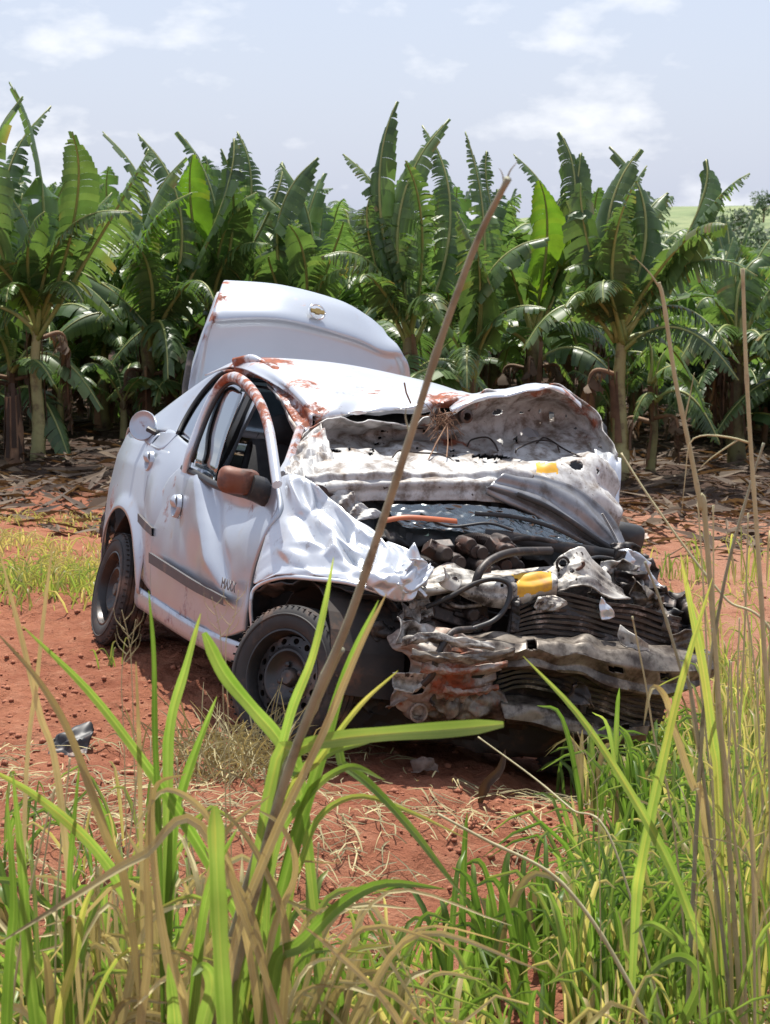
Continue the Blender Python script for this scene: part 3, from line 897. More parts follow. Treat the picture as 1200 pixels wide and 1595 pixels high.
# emblem: ring with a bow-tie cross
ec = fx(492, 489, -1.585)
e1 = (fx(502, 491, -1.585) - fx(482, 487, -1.585)).normalized()
e2 = (fx(490, 470, -1.625) - fx(494, 507, -1.545))
e2 = (e2 - e1*e2.dot(e1)).normalized()
en = e1.cross(e2).normalized()
if en.x < 0: en = -en
ec = ec + en*.022
mb = MB()
mb.tube([ec + e1*.043*math.cos(2*math.pi*k/32) + e2*.043*math.sin(2*math.pi*k/32) for k in range(33)], .005, 8)
em = mb.obj('emblem_ring', M['chrome'], trunk, smooth=180)
mb = MB()
bt = [(-.045, -.012), (-.016, -.012), (-.020, -.020), (.014, -.020), (.020, -.012), (.045, -.012), (.048, .012), (.018, .012), (.022, .020), (-.013, .020), (-.018, .012), (-.048, .012)]
mb.add([ec + e1*x + e2*y + en*.008 for x, y in [(x*.8, y*.8) for x, y in bt]] + [ec + e1*x + e2*y - en*.004 for x, y in [(x*.8, y*.8) for x, y in bt]], [tuple(range(12)), tuple(range(23, 11, -1))] + [(i, i+12, (i+1) % 12+12, (i+1) % 12) for i in range(12)])
mb.obj('emblem_cross', M['gold'], trunk)
# hinge arms
for s in (-.48, .55):
    mb = MB()
    mb.tube([V((-1.30, s, .98)), V((-1.40, s, 1.12)), V((-1.50, s, 1.30)), V((-1.58, s*.95, 1.48))], .016, 6)
    mb.obj('trunk_hinge', M['black_metal'], car, smooth=60)

# --- open fuel flap standing off the shoulder
fc = S(223, 663, .07)
mb = MB()
R_ = Matrix.Rotation(math.radians(52), 3, 'Z') @ Matrix.Rotation(math.radians(-8), 3, 'X')
n = 28
G = []
for r, a in [(0, .000), (.55, .0), (.80, -.002), (.88, -.008), (.96, -.010), (1, -.004), (1, .010), (.9, .012), (0, .012)]:
    G.append([fc + R_ @ V((r*.068*math.cos(2*math.pi*k/n), a, r*.073*math.sin(2*math.pi*k/n))) for k in range(n+1)])
st = stainer([(fc + V((-.06, 0, .03)), .05, .8), (fc + V((.0, -.0, .0)), .02, .5)])
mb.grid(G, st=[st(p) for r in G for p in r])
ff = mb.obj('fuel_flap', M['paint'], car, smooth=50)
mb = MB()
mb.tube([fc + V((.05, .01, -.01)), fc + V((.08, .04, -.02)), fc + V((.06, .09, -.03))], .014, 6)
mb.obj('flap_hinge', M['black_plastic'], ff)

# --- door mirrors
def mirror(c, s, mt_, sc=1.0):
    mb = MB()
    rings = []
    for t, w, h, dx in [(-.02, .01, .01, -.05), (0, .35, .35, -.05), (.12, .78, .82, -.035), (.4, 1.0, 1.0, 0), (.7, .98, .96, .0), (.9, .8, .8, .01), (1.0, .45, .45, .015), (1.0, .01, .01, 0)]:
        rings.append([c + V((lerp(.075, -.055, t)*sc, 0, 0)) + V((0, s*.105*w*math.copysign(abs(math.cos(a))**.6, math.cos(a)), .068*h*math.copysign(abs(math.sin(a))**.6, math.sin(a))))*sc for a in [2*math.pi*k/20 for k in range(21)]])
    cc = Crumple(.004, 6, 5, 3)
    rings = [[p + V((0, 0, cc(p))) for p in r] for r in rings]
    mb.grid(rings)
    o = mb.obj('door_mirror', mt_, car, smooth=45)
    mb = MB()
    mb.tube([c + V((.035, -s*.035, -.012)), c + V((.03, -s*.085, -.02)), c + V((.02, -s*.13, -.045)), c + V((.03, -s*.18, -.05))], [.054, .056, .045, .045], 10)
    mb.obj('mirror_foot', M['black_plastic'], o, smooth=60)
mirror(fy(371, 749, -.90), -1, M['brown_mirror'], .82)
mirror(fx(968, 836, .55), 1, M['black_plastic'])

# --- wheels
def wheel(c, steer, camber, name='wheel'):
    e = bpy.data.objects.new(name, None); COL.objects.link(e); e.parent = car
    e.location = c
    e.rotation_euler = (camber, 0, steer)
    e.scale = (.955, .955, .955)
    R0, W = .288, .084
    # tyre (outer face towards -y)
    mb = MB()
    n = 72
    prof = [(.182, -W*.82), (.196, -W*.95), (.222, -W*1.04), (.250, -W*1.0), (.272, -W*.90), (.283, -W*.74)]
    ribs = []
    for a in (-.62, -.28, .08, .42):
        ribs += [(R0, W*(a-.08)), (R0+.001, W*(a+.12)), (R0-.008, W*(a+.13)), (R0-.008, W*(a+.21)), (R0, W*(a+.215))]
    prof += ribs
    prof += [(.283, W*.74), (.272, W*.90), (.250, W*1.0), (.222, W*1.04), (.196, W*.95), (.182, W*.82)]
    b0 = len(mb.v)
    mb.lathe(prof, n)
    # shoulder lugs
    for k in range(56):
        th = 2*math.pi*k/56
        for s in (-1, 1):
            Mx = Matrix.Rotation(-th, 3, 'Y')
            mb.box(Mx @ V((.2830, s*W*.78, 0)), (.0016, .011, .0040), Mx)
    # raised sidewall ring
    mb.lathe([(.243, -W*1.02), (.246, -W*1.055), (.250, -W*1.055), (.253, -W*1.0)], n)
    mb.obj('tyre', M['rubber'], e, smooth=35)
    # pressed steel rim with a ring of round holes
    mb = MB()
    mb.lathe([(.186, -W*.80), (.190, -W*.93), (.183, -W*.95), (.176, -W*.80), (.172, -W*.45), (.166, -W*.22)], 56)
    mb.lathe([(.172, -W*.45), (.172, W*.8), (.186, W*.85)], 56)
    NH, r0, r1 = 14, .128, .164
    def dish(r):     # axial position of the disc at radius r
        t = (r - .05)/.116
        return -W*(.62 - .22*max(0, t)) if r > .05 else -W*.62
    for k in range(NH):
        a0, a1 = 2*math.pi*k/NH, 2*math.pi*(k+1)/NH
        ac, rc_ = (a0+a1)/2, (r0+r1)/2
        outer, hole = [], []
        m = 20
        for q in range(m):
            th = 2*math.pi*q/m
            cx_, cy_ = math.cos(th), math.sin(th)
            k_ = 1/max(abs(cx_), abs(cy_))
            rr, aa = rc_ + cx_*k_*(r1-r0)/2, ac + cy_*k_*(a1-a0)/2
            outer.append(V((rr*math.cos(aa), dish(rr), rr*math.sin(aa))))
            rr, aa = rc_ + cx_*.0125, ac + cy_*.0125/rc_*1.15
            hole.append(V((rr*math.cos(aa), dish(rr)+.001, rr*math.sin(aa))))
        deep = [p + V((0, .012, 0)) for p in hole]
        mb.grid([outer + outer[:1], hole + hole[:1], deep + deep[:1]])
    mb.lathe([(.128, dish(.128)), (.122, -W*.50), (.113, -W*.62), (.104, -W*.63), (.095, -W*.50), (.078, -W*.28), (.060, -W*.22), (.040, -W*.22)], 56)
    mb.lathe([(.040, -W*.22), (.036, -W*.45), (.028, -W*.55), (.02, -W*.56), (.001, -W*.52)], 28)
    for k in range(4):
        th = 2*math.pi*k/4 + .5
        mb.lathe([(.013, -W*.21), (.012, -W*.36), (.006, -W*.40), (.001, -W*.40)], 6, org=V((.054*math.cos(th), 0, .054*math.sin(th))))
    mb.lathe([(.166, -W*.22), (.164, dish(.164))], 56)
    mb.obj('rim', M['steel_rim'], e, smooth=40)
    mb = MB(); mb.lathe([(.001, -.01), (.12, -.01), (.12, .03), (.001, .03)], 24); mb.obj('brake_drum', M['under'], e, smooth=40)
    return e
w1 = wheel(fy(192, 920, -.735), math.radians(-2), math.radians(-3))
w2 = wheel(fy(458, 1056, -.735), math.radians(27), math.radians(-5))
wheel(V((-1.10, .72, .27)), math.pi, 0)
wheel(V((1.05, .62, .27)), math.pi - .1, 0)

# --- hood, folded up against the windscreen opening with its inner frame showing
hood_rows = [
    FX([(462, 690, .50), (500, 660, .42), (560, 657, .40), (640, 655, .38), (700, 644, .38), (735, 624, .40), (800, 609, .42), (850, 600, .42), (885, 612, .42), (926, 646, .45), (966, 708, .60)]),
    FX([(464, 698, .52), (500, 672, .37), (560, 667, .33), (640, 664, .32), (700, 655, .33), (740, 636, .35), (800, 622, .36), (850, 613, .36), (888, 626, .37), (926, 658, .43), (966, 720, .61)]),
    FX([(465, 706, .52), (500, 684, .30), (560, 676, .20), (640, 672, .20), (700, 668, .22), (760, 648, .22), (800, 642, .22), (850, 640, .22), (890, 650, .26), (925, 674, .38), (966, 732, .63)]),
    FX([(468, 720, .60), (510, 702, .44), (570, 695, .34), (640, 692, .30), (700, 692, .30), (760, 682, .27), (800, 678, .27), (850, 676, .29), (890, 682, .34), (925, 698, .46), (966, 748, .66)]),
    FX([(470, 734, .70), (520, 719, .66), (580, 715, .61), (640, 714, .57), (700, 713, .56), (760, 711, .55), (800, 711, .55), (850, 711, .57), (890, 712, .60), (930, 716, .65), (965, 765, .69)]),
    FX([(474, 746, .82), (530, 734, .83), (590, 731, .83), (650, 730, .82), (710, 730, .81), (760, 730, .81), (810, 730, .81), (850, 733, .81), (890, 738, .80), (930, 748, .79), (964, 788, .76)]),
    FX([(480, 758, .87), (540, 750, .90), (595, 748, .90), (650, 747, .90), (710, 747, .90), (760, 748, .90), (812, 751, .90), (858, 764, .89), (904, 783, .88), (938, 803, .86), (966, 824, .85)]),
    FX([(490, 786, .85), (545, 782, .89), (595, 780, .91), (650, 780, .92), (710, 780, .92), (760, 782, .93), (812, 786, .94), (860, 800, .94), (910, 826, .93), (950, 846, .91), (976, 860, .91)]),
]
hood_holes = [slot(660, 672, 3, 3), slot(495, 690, 5, 4, -30), slot(500, 702, 4, 3, -30), slot(597, 671, 4, 2.5), slot(591, 682, 4, 2.5), slot(586, 692, 4, 2.5), slot(580, 702, 4, 2.5), slot(577, 708, 4, 2.5),
              slot(775, 642, 8, 5, -8), slot(727, 639, 3, 2.5), slot(733, 648, 2.5, 2), slot(812, 643, 3, 2.5), slot(859, 646, 5, 6), slot(882, 647, 2.5, 2.5), slot(897, 667, 3, 3), slot(804, 686, 3, 6, -20), slot(919, 692, 4, 2, 35), slot(936, 697, 4, 2.5, 25),
              slot(705, 703, 3, 2), slot(708, 711, 3, 2), slot(712, 719, 3, 2), slot(764, 712, 32, 4.5, 3), slot(522, 703, 12, 3, 8), slot(898, 726, 11, 7, 5), slot(931, 735, 2.5, 5, 8), slot(700, 685, 4, 3), slot(755, 721, 2, 1.5), slot(742, 721, 2, 1.5), slot(772, 722, 2, 1.5),
              slot(840, 640, 2, 2), slot(650, 700, 2, 2), slot(545, 700, 3, 2)]
hst = stainer([(fx(545, 690, .35), .05, .6), (fx(700, 690, .3), .08, .72), (fx(722, 700, .3), .05, .7), (fx(690, 660, .3), .10, .85), (fx(660, 668, .3), .09, .6), (fx(497, 665, .45), .06, .8), (fx(900, 640, .4), .14, .62), (fx(925, 660, .42), .08, .65), (fx(840, 610, .42), .14, .62), (fx(760, 622, .4), .1, .6)])
hc = Crumple(.013, 3.0, 33, 4)
hc2 = Crumple(.014, 6, 71, 4)
def hood_disp(p, u, v):
    d = hc(p)*.8 + hc2(p)*sm(.30, .06, v)*.9
    # pressed ribs running across the fold
    d += .009*math.sin((v-.70)*2*math.pi/.11)*sm(.68, .73, v)*sm(.97, .90, v)*(1-.75*sm(.6, .8, u))
    # raised stampings: triangular frame members
    for u0, u1 in ((.20, .26), (.42, .50), (.60, .57)):
        uu = lerp(u0, u1, (v-.28)/.3)
        d += .016*sm(.030, .018, abs(u-uu))*sm(.26, .32, v)*sm(.66, .60, v)
    return d
hood = sheet('hood', hood_rows, [M['primer'], M['yellow']], car, 170, 110, .006, None, hst, holes(hood_holes), smooth=35, disp=hood_disp, marks=[(834, 721), (867, 722), (869, 738), (836, 737)])
# stiffener wires and latch on the underside
for k, pts in enumerate([[(803, 706, .62), (808, 698, .6), (840, 686, .42), (865, 690, .42), (872, 704, .58)], [(728, 695, .36), (735, 685, .32), (758, 681, .30), (770, 690, .34), (776, 702, .48)], [(612, 712, .64), (622, 702, .5), (650, 705, .56), (690, 708, .58), (706, 718, .68)], [(836, 690, .42), (850, 682, .36), (880, 700, .5), (906, 712, .64)]]):
    mb = MB(); mb.tube(curve([fx(a, b, c+.03) for a, b, c in pts], 20), .004, 6); mb.obj('stiffener_wire', M['black_metal'], hood, smooth=60)
lc = fx(716, 657, .36)
mb = MB()
rnd = random.Random(3)
mb.lathe([(.022, -.03), (.030, -.02), (.030, .03), (.018, .035), (.016, -.03)], 16, axis='x', org=fx(723, 648, .45))
mb.box(fx(700, 655, .42), (.03, .05, .025), Matrix.Rotation(.5, 3, 'X'))
mb.box(fx(684, 648, .42), (.02, .035, .02), Matrix.Rotation(-.4, 3, 'X'))
mb.obj('hood_latch', M['engine'], hood, smooth=40)
for k in range(1):
    mb = MB()
    for q in range(60):
        a = fx(690+rnd.gauss(0, 13), 652+rnd.gauss(0, 8), .46)
        b = a + V((rnd.uniform(0, .06), rnd.gauss(0, .05), rnd.gauss(-.03, .05)))
        mb.tube([a, (a+b)*.5+V((rnd.uniform(0, .02), rnd.gauss(0, .015), .01)), b], .0016, 4, cap=False)
    mb.tube([fx(640, 628, .4), fx(633, 612, .42), fx(630, 596, .43)], .004, 5)
    mb.tube([fx(657, 630, .4), fx(660, 612, .42), fx(661, 606, .43)], .008, 5)
    mb.tube([fx(697, 660, .5), fx(680, 690, .62), fx(668, 715, .72)], .003, 5)
    mb.tube([fx(697, 660, .5), fx(698, 690, .6), fx(696, 712, .72)], .003, 5)
    o = mb.obj('snagged_roots', pm('root_fibre', (.16, .08, .045), (.25, .15, .09), 20, rough=.9), hood)
# outer skin corner hanging down on the far side
sheet('hood_corner', [FX([(926, 700, .52), (950, 706, .58), (968, 714, .62)]), FX([(930, 740, .62), (950, 750, .66), (967, 756, .68)]), FX([(936, 775, .70), (950, 790, .72), (964, 805, .74)])], M['paint_crush'], hood, 14, 16, .006, Crumple(.012, 8, 9), lambda p: .2)

sheet('hood_skin_lip', [FX([(700, 634, .32), (735, 615, .34), (780, 606, .35), (830, 599, .36), (856, 598, .36), (884, 608, .38), (905, 624, .40)]),
                        FX([(702, 640, .44), (735, 622, .46), (782, 613, .48), (830, 605, .49), (856, 602, .49), (884, 613, .48), (906, 630, .47)]),
                        FX([(704, 648, .45), (736, 629, .47), (784, 618, .50), (832, 609, .51), (856, 606, .50), (884, 618, .49), (906, 636, .48)])], M['paint_crush'], hood, 60, 14, .004, Crumple(.005, 7, 19, 3), stainer([(fx(880, 612, .45), .08, .75), (fx(720, 628, .4), .06, .6)]), smooth=50)
sheet('bonnet_fold', [FX([(800, 736, .88), (858, 744, .87), (912, 768, .86), (952, 806, .87), (970, 846, .92)]),
                      FX([(775, 746, .95), (838, 762, .95), (892, 792, .95), (938, 830, .95), (972, 860, .98)]),
                      FX([(760, 760, .97), (824, 784, .98), (880, 815, .98), (930, 846, .98), (974, 868, 1.0)]),
                      FX([(756, 770, .94), (816, 800, .96), (872, 830, .97), (926, 856, .97), (972, 873, .99)])], M['grey_fold'], hood, 80, 44, .004, Crumple(.005, 4, 63, 3), None, smooth=40,
      disp=lambda p, u, v: .010*math.sin(v*19+.5*math.sin(u*5)))
# --- scuttle: black cowl, wiper linkage, hanging laminated glass
sheet('cowl', [FX([(530, 772, .80), (640, 768, .82), (760, 772, .84), (830, 785, .85), (900, 830, .86), (972, 862, .86)]),
               FX([(545, 800, .84), (640, 800, .88), (760, 808, .90), (830, 826, .92), (900, 852, .92), (974, 866, .90)]),
               FX([(560, 850, 1.0), (640, 850, 1.02), (760, 858, 1.05), (830, 868, 1.08), (900, 872, 1.06), (972, 872, 1.0)])], M['black_plastic'], car, 50, 20, .008, Crumple(.022, 5, 14), smooth=30)
def strap(name, pts, r, mat, parent=None, flat=.35, n=24, st=None):
    mb = MB()
    mb.tube(curve([fx(*a) for a in pts], n), r, 8, flat=flat)
    return mb.obj(name, mat, parent or car, smooth=60)
strap('windscreen_trim', [(806, 770, 1.0), (850, 788, 1.0), (890, 812, 1.0), (930, 840, 1.0), (975, 868, 1.0)], .011, M['black_plastic'])
strap('windscreen_trim', [(740, 800, 1.0), (800, 805, 1.02), (862, 822, 1.04), (920, 850, 1.04), (965, 866, 1.02)], .009, M['black_plastic'])
strap('wiper_arm', [(760, 852, 1.08), (820, 838, 1.1), (880, 848, 1.1), (950, 862, 1.06)], .010, M['black_metal'])
strap('cowl_rail', [(756, 832, 1.06), (800, 838, 1.08), (860, 850, 1.10), (915, 858, 1.10), (975, 868, 1.05)], .024, M['black_plastic'], flat=.35)
strap('windscreen_edge', [(938, 800, .96), (955, 830, .98), (968, 858, 1.0), (972, 872, 1.0)], .012, M['primer'])
facets('shattered_windscreen', [FX([(600, 786, .94), (700, 786, .96), (790, 792, .98), (850, 812, 1.0), (905, 840, 1.02)]), FX([(612, 806, .98), (705, 808, 1.0), (795, 818, 1.02), (850, 832, 1.04), (908, 852, 1.05)]), FX([(630, 822, 1.0), (715, 828, 1.03), (800, 840, 1.06), (855, 850, 1.07), (912, 862, 1.07)])], M['shatter'], car, 40, 11, .004, 3, None, .003)
# --- crumpled fender on the near side
fen_rows = [
    FX([(436, 744, .80), (462, 742, .86), (492, 768, .94), (530, 792, 1.04), (566, 818, 1.14), (604, 842, 1.26), (640, 862, 1.38)]),
    FX([(428, 785, .90), (462, 788, .98), (500, 806, 1.07), (540, 826, 1.17), (580, 846, 1.27), (620, 862, 1.38), (658, 874, 1.47)]),
    FX([(416, 832, .95), (455, 832, 1.06), (500, 846, 1.17), (545, 858, 1.28), (590, 872, 1.38), (632, 880, 1.46), (674, 886, 1.55)]),
    FX([(400, 884, .95), (445, 872, 1.13), (495, 880, 1.26), (545, 888, 1.37), (590, 898, 1.46), (625, 904, 1.53), (656, 908, 1.57)]),
    FX([(394, 912, .95), (432, 896, 1.14), (490, 898, 1.30), (540, 904, 1.42), (585, 916, 1.50), (612, 924, 1.55), (640, 926, 1.58)]),
]
fcx = Crumple(.028, 3.2, 58, 4)
fcx2 = Crumple(.010, 8, 17, 4)
fen_st = stainer([(fx(640, 885, 1.5), .06, .5), (fx(600, 830, 1.3), .05, .42), (fx(500, 760, 1.0), .08, .45)])
fender = facets('front_fender', fen_rows, M['paint_crush'], car, 15, 10, .022, 5, fen_st, .004, lambda u, v: sm(-.05, .3, u)*(.35+.65*sm(1, .7, v)))
facets('torn_skin', [FX([(590, 842, 1.32), (618, 856, 1.38), (650, 868, 1.44), (676, 884, 1.52)]), FX([(585, 866, 1.44), (615, 876, 1.50), (648, 886, 1.55), (672, 894, 1.58)]), FX([(575, 892, 1.50), (605, 902, 1.55), (634, 912, 1.59), (655, 916, 1.60)]), FX([(570, 916, 1.50), (600, 930, 1.54), (622, 940, 1.57), (640, 934, 1.58)])], M['paint_crush'], fender, 9, 8, .013, 8, None, .003)
sheet('arch_liner', [FX([(388, 985, .96), (398, 925, .97), (440, 905, 1.16), (510, 908, 1.34), (570, 925, 1.46), (620, 945, 1.52)]),
                     FX([(410, 1000, .86), (418, 935, .90), (455, 920, 1.06), (520, 922, 1.22), (580, 940, 1.32), (625, 965, 1.40)])], M['black_plastic'], car, 34, 8, .006, Crumple(.010, 8, 8))
strap('fender_lip', [(394, 985, .97), (391, 940, .97), (400, 914, .98), (440, 899, 1.16), (495, 902, 1.32), (545, 908, 1.43), (590, 922, 1.51)], .010, M['paint_crush'], flat=.8)
# scuttle side panel between pillar and fender
sheet('inner_wing', [FX([(462, 690, .52), (480, 672, .48), (500, 662, .44)]), FX([(452, 720, .62), (482, 712, .60), (520, 715, .64)]), FX([(445, 742, .74), (480, 748, .80), (530, 745, .84)]), FX([(470, 775, .90), (515, 788, .93), (560, 778, .94)]), FX([(520, 800, .98), (560, 812, 1.0), (600, 800, 1.0)])],
      M['primer'], car, 36, 36, .006, Crumple(.020, 7, 27), stainer([(fx(490, 670, .5), .06, .7), (fx(500, 765, .9), .07, .45)]), smooth=50, skip=holes([slot(503, 760, 16, 8, 25)]))
mb = MB(); mb.lathe([(.03, -.03), (.045, -.02), (.045, .02), (.02, .03), (.001, .03)], 14, axis='x', org=fx(494, 772, .92)); mb.box(fx(512, 776, .9), (.02, .04, .02)); mb.obj('wiper_motor', M['engine'], car, smooth=40)

# --- engine bay
def chunk(c, h, seed, mat, name, rot=0.3, parent=None):
    r = random.Random(seed)
    mb = MB()
    Mx = Matrix.Rotation(r.uniform(-rot, rot), 3, 'X') @ Matrix.Rotation(r.uniform(-rot, rot), 3, 'Z') @ Matrix.Rotation(r.uniform(-rot, rot), 3, 'Y')
    mb.box(c, h, Mx, taper=.9)
    for k in range(5):
        q = c + Mx @ V((h[0]*r.uniform(.6, 1.05), h[1]*r.uniform(-.8, .8), h[2]*r.uniform(-.7, .9)))
        if k % 2: mb.lathe([(.001, .05), (.025, .05), (.03, .03), (.03, -.05), (.02, -.06)], 12, axis='x', org=q)
        else: mb.box(q, (h[0]*.3, h[1]*r.uniform(.1, .3), h[2]*r.uniform(.1, .4)), Mx)
    return mb.obj(name, mat, parent or car, smooth=30, bevel=.006)
chunk(V((1.10, .05, .60)), (.22, .30, .20), 1, M['black_metal'], 'engine_block', .1)
rj = random.Random(12)
for k in range(22):
    h = rj.uniform(.018, .04)
    chunk(fx(rj.uniform(675, 805), rj.uniform(848, 880), rj.uniform(1.16, 1.28)), (h, h*rj.uniform(.8, 1.8), h*rj.uniform(.5, 1)), 30+k, M[rj.choice(['engine', 'engine', 'black_metal'])], 'engine_part', .8)
mb = MB()
pts = [fx(722, 843, 1.20), fx(745, 840, 1.2), fx(778, 848, 1.2)]
pp = curve(pts, 40)
mb.tube(pp, [.022 + .006*(i % 2) for i in range(40)], 10)
mb.obj('corrugated_pipe', M['engine'], car, smooth=20)
chunk(V((1.30, -.30, .62)), (.12, .16, .14), 8, M['black_metal'], 'gearbox', .2)
chunk(V((1.05, .52, .62)), (.18, .14, .20), 9, M['black_metal'], 'battery_tray', .2)
chunk(V((1.35, -.05, .42)), (.16, .40, .14), 18, M['black_metal'], 'lower_engine', .1)
strap('orange_cable_duct', [(595, 812, 1.05), (630, 806, 1.08), (670, 808, 1.1), (712, 812, 1.1)], .012, pm('orange_plastic', (.50, .12, .035), (.3, .08, .03), 12, rough=.5))
# upper radiator support, torn and curled
sheet('upper_crossmember', [FX([(648, 902, 1.34), (668, 890, 1.34), (696, 878, 1.34), (720, 884, 1.35), (760, 888, 1.36), (800, 884, 1.37), (868, 882, 1.40)]),
                            FX([(650, 912, 1.45), (672, 904, 1.46), (700, 896, 1.46), (725, 898, 1.46), (765, 902, 1.47), (810, 900, 1.47), (868, 898, 1.48)]),
                            FX([(646, 922, 1.50), (675, 920, 1.52), (705, 918, 1.52), (735, 922, 1.51), (770, 930, 1.52), (815, 926, 1.52), (868, 916, 1.52)]),
                            FX([(650, 930, 1.48), (680, 926, 1.50), (708, 924, 1.50), (735, 934, 1.50), (772, 946, 1.50), (812, 942, 1.50), (866, 926, 1.50)])],
      [M['dirty_white'], M['yellow']], car, 110, 50, .006, Crumple(.008, 4.5, 61, 4), stainer([(fx(690, 880, 1.35), .06, .5), (fx(820, 888, 1.4), .08, .45)]), smooth=50, skip=holes([slot(804, 905, 3, 4), slot(782, 912, 3, 2)]), uvmark=(.79, .96, .22, .66))
# slam-panel plate with the bearing hole
plate = sheet('headlamp_support_plate', [FX([(864, 880, 1.36), (882, 864, 1.36), (902, 853, 1.36), (916, 862, 1.35), (934, 882, 1.34)]),
                                 FX([(866, 895, 1.42), (886, 884, 1.42), (908, 876, 1.42), (930, 884, 1.41), (950, 904, 1.40)]),
                                 FX([(868, 908, 1.47), (890, 902, 1.48), (915, 898, 1.48), (940, 908, 1.47), (968, 926, 1.45)]),
                                 FX([(868, 916, 1.50), (893, 912, 1.52), (920, 914, 1.53), (948, 926, 1.53), (980, 938, 1.52)])], M['dirty_white'], car, 60, 44, .006, Crumple(.009, 8, 77), lambda p: .12, smooth=50,
              skip=holes([slot(877, 878, 6.5, 6.5), slot(891, 890, 3.5, 3.5), slot(870, 889, 2, 2), slot(898, 903, 2, 2)]))
for (px, py, r) in ((877, 878, .026), (891, 890, .016)):
    c = fx(px, py, 1.415)
    mb = MB(); mb.tube([c + V((0, r*math.cos(2*math.pi*k/20), r*math.sin(2*math.pi*k/20))) for k in range(21)], .006, 6); mb.obj('bearing_ring', M['black_metal'], plate, smooth=180)
strap('bolt_arm', [(893, 891, 1.45), (902, 886, 1.46), (909, 880, 1.46), (908, 875, 1.46)], .007, M['engine'], plate, 1)
# battered remains on the far front corner
cs = [(960, 905, 1.30, 'dirty_white', 5, .10), (1000, 930, 1.34, 'black_metal', 6, .12), (1000, 900, 1.2, 'paint_crush', 7, .10), (1035, 955, 1.36, 'black_metal', 8, .10), (985, 880, 1.12, 'black_metal', 12, .10), (1010, 945, 1.45, 'beam', 15, .08), (1055, 975, 1.42, 'black_plastic', 16, .07)]
for px, py, x, mt_, sd, r in cs:
    c = fx(px, py, x)
    rr = random.Random(sd)
    a1, a2 = V((rr.uniform(-.2, .2), 1, rr.uniform(-.5, .2)))*r, V((rr.uniform(-.6, .1), rr.uniform(-.3, .3), 1))*r*.7
    sheet('crumpled_fender_piece', [[c - a1 - a2, c - a2 + V((.03, 0, 0)), c + a1 - a2], [c - a1 + V((.04, 0, 0)), c + V((-.02, 0, 0)), c + a1 + V((.05, 0, 0))], [c - a1 + a2, c + a2 + V((.02, 0, .02)), c + a1*.7 + a2*.8]], M[mt_], car, 30, 26, .005, Crumple(.024, 9, sd), lambda p: .2, smooth=50)
sheet('front_fender', [[V((.70, .80, .95)), V((1.0, .79, .93)), V((1.3, .74, .86))], [V((.72, .82, .75)), V((1.0, .81, .74)), V((1.35, .76, .70))], [V((.86, .81, .5)), V((1.02, .80, .68)), V((1.40, .74, .62))]], M['paint_crush'], car, 40, 26, .005, Crumple(.03, 4, 66), lambda p: .3, smooth=50)
# --- radiator: curved pack with separate fins
top = FX([(800, 942, 1.50), (840, 928, 1.50), (885, 926, 1.51), (940, 938, 1.52), (1000, 950, 1.52), (1062, 964, 1.50)])
bot = FX([(768, 1078, 1.56), (815, 1068, 1.58), (870, 1080, 1.60), (920, 1100, 1.61), (970, 1118, 1.60), (1030, 1132, 1.56)])
mid = FX([(790, 1005, 1.55), (835, 1000, 1.57), (880, 1004, 1.58), (930, 1018, 1.59), (990, 1035, 1.58), (1050, 1048, 1.54)])
rad_rows = [top, mid, bot]
rad = sheet('radiator', [[p + V((-.022, 0, 0)) for p in r] for r in rad_rows], M['black_metal'], car, 40, 30, .02, Crumple(.006, 6, 3))
RG = loft(rad_rows, 40, 19)
wob = Crumple(.007, 5, 81)
for j in range(19):
    pts = [p + V((wob(p) + .014*noise.noise(p*7), 0, .016*noise.noise(p*5+V((3, 0, 0))))) for p in RG[j]]
    mb = MB()
    h = .0056
    mb.grid([[p + V((-.02, 0, h)) for p in pts], [p + V((.006, 0, h)) for p in pts], [p + V((.006, 0, -h)) for p in pts], [p + V((-.02, 0, -h)) for p in pts]])
    mb.obj('radiator_fin', M['fin'], rad, smooth=30)
sheet('radiator_tank', [FX([(800, 930, 1.52), (812, 935, 1.54)]), FX([(795, 985, 1.55), (808, 985, 1.57)])], M['black_metal'], car, 6, 20, .02, Crumple(.008, 12, 3))
# paint rubbed off on the fins
sheet('paint_fragment', [FX([(935, 930, 1.56), (942, 936, 1.56)]), FX([(934, 952, 1.57), (958, 958, 1.57)]), FX([(938, 966, 1.575), (950, 964, 1.575)])], M['paint_crush'], car, 10, 12, .003, Crumple(.008, 14, 12))
sheet('paint_fragment', [FX([(838, 930, 1.545), (865, 927, 1.545)]), FX([(832, 944, 1.55), (885, 940, 1.55)]), FX([(838, 950, 1.555), (860, 952, 1.555)])], M['dirty_white'], car, 14, 10, .003, Crumple(.012, 14, 13))
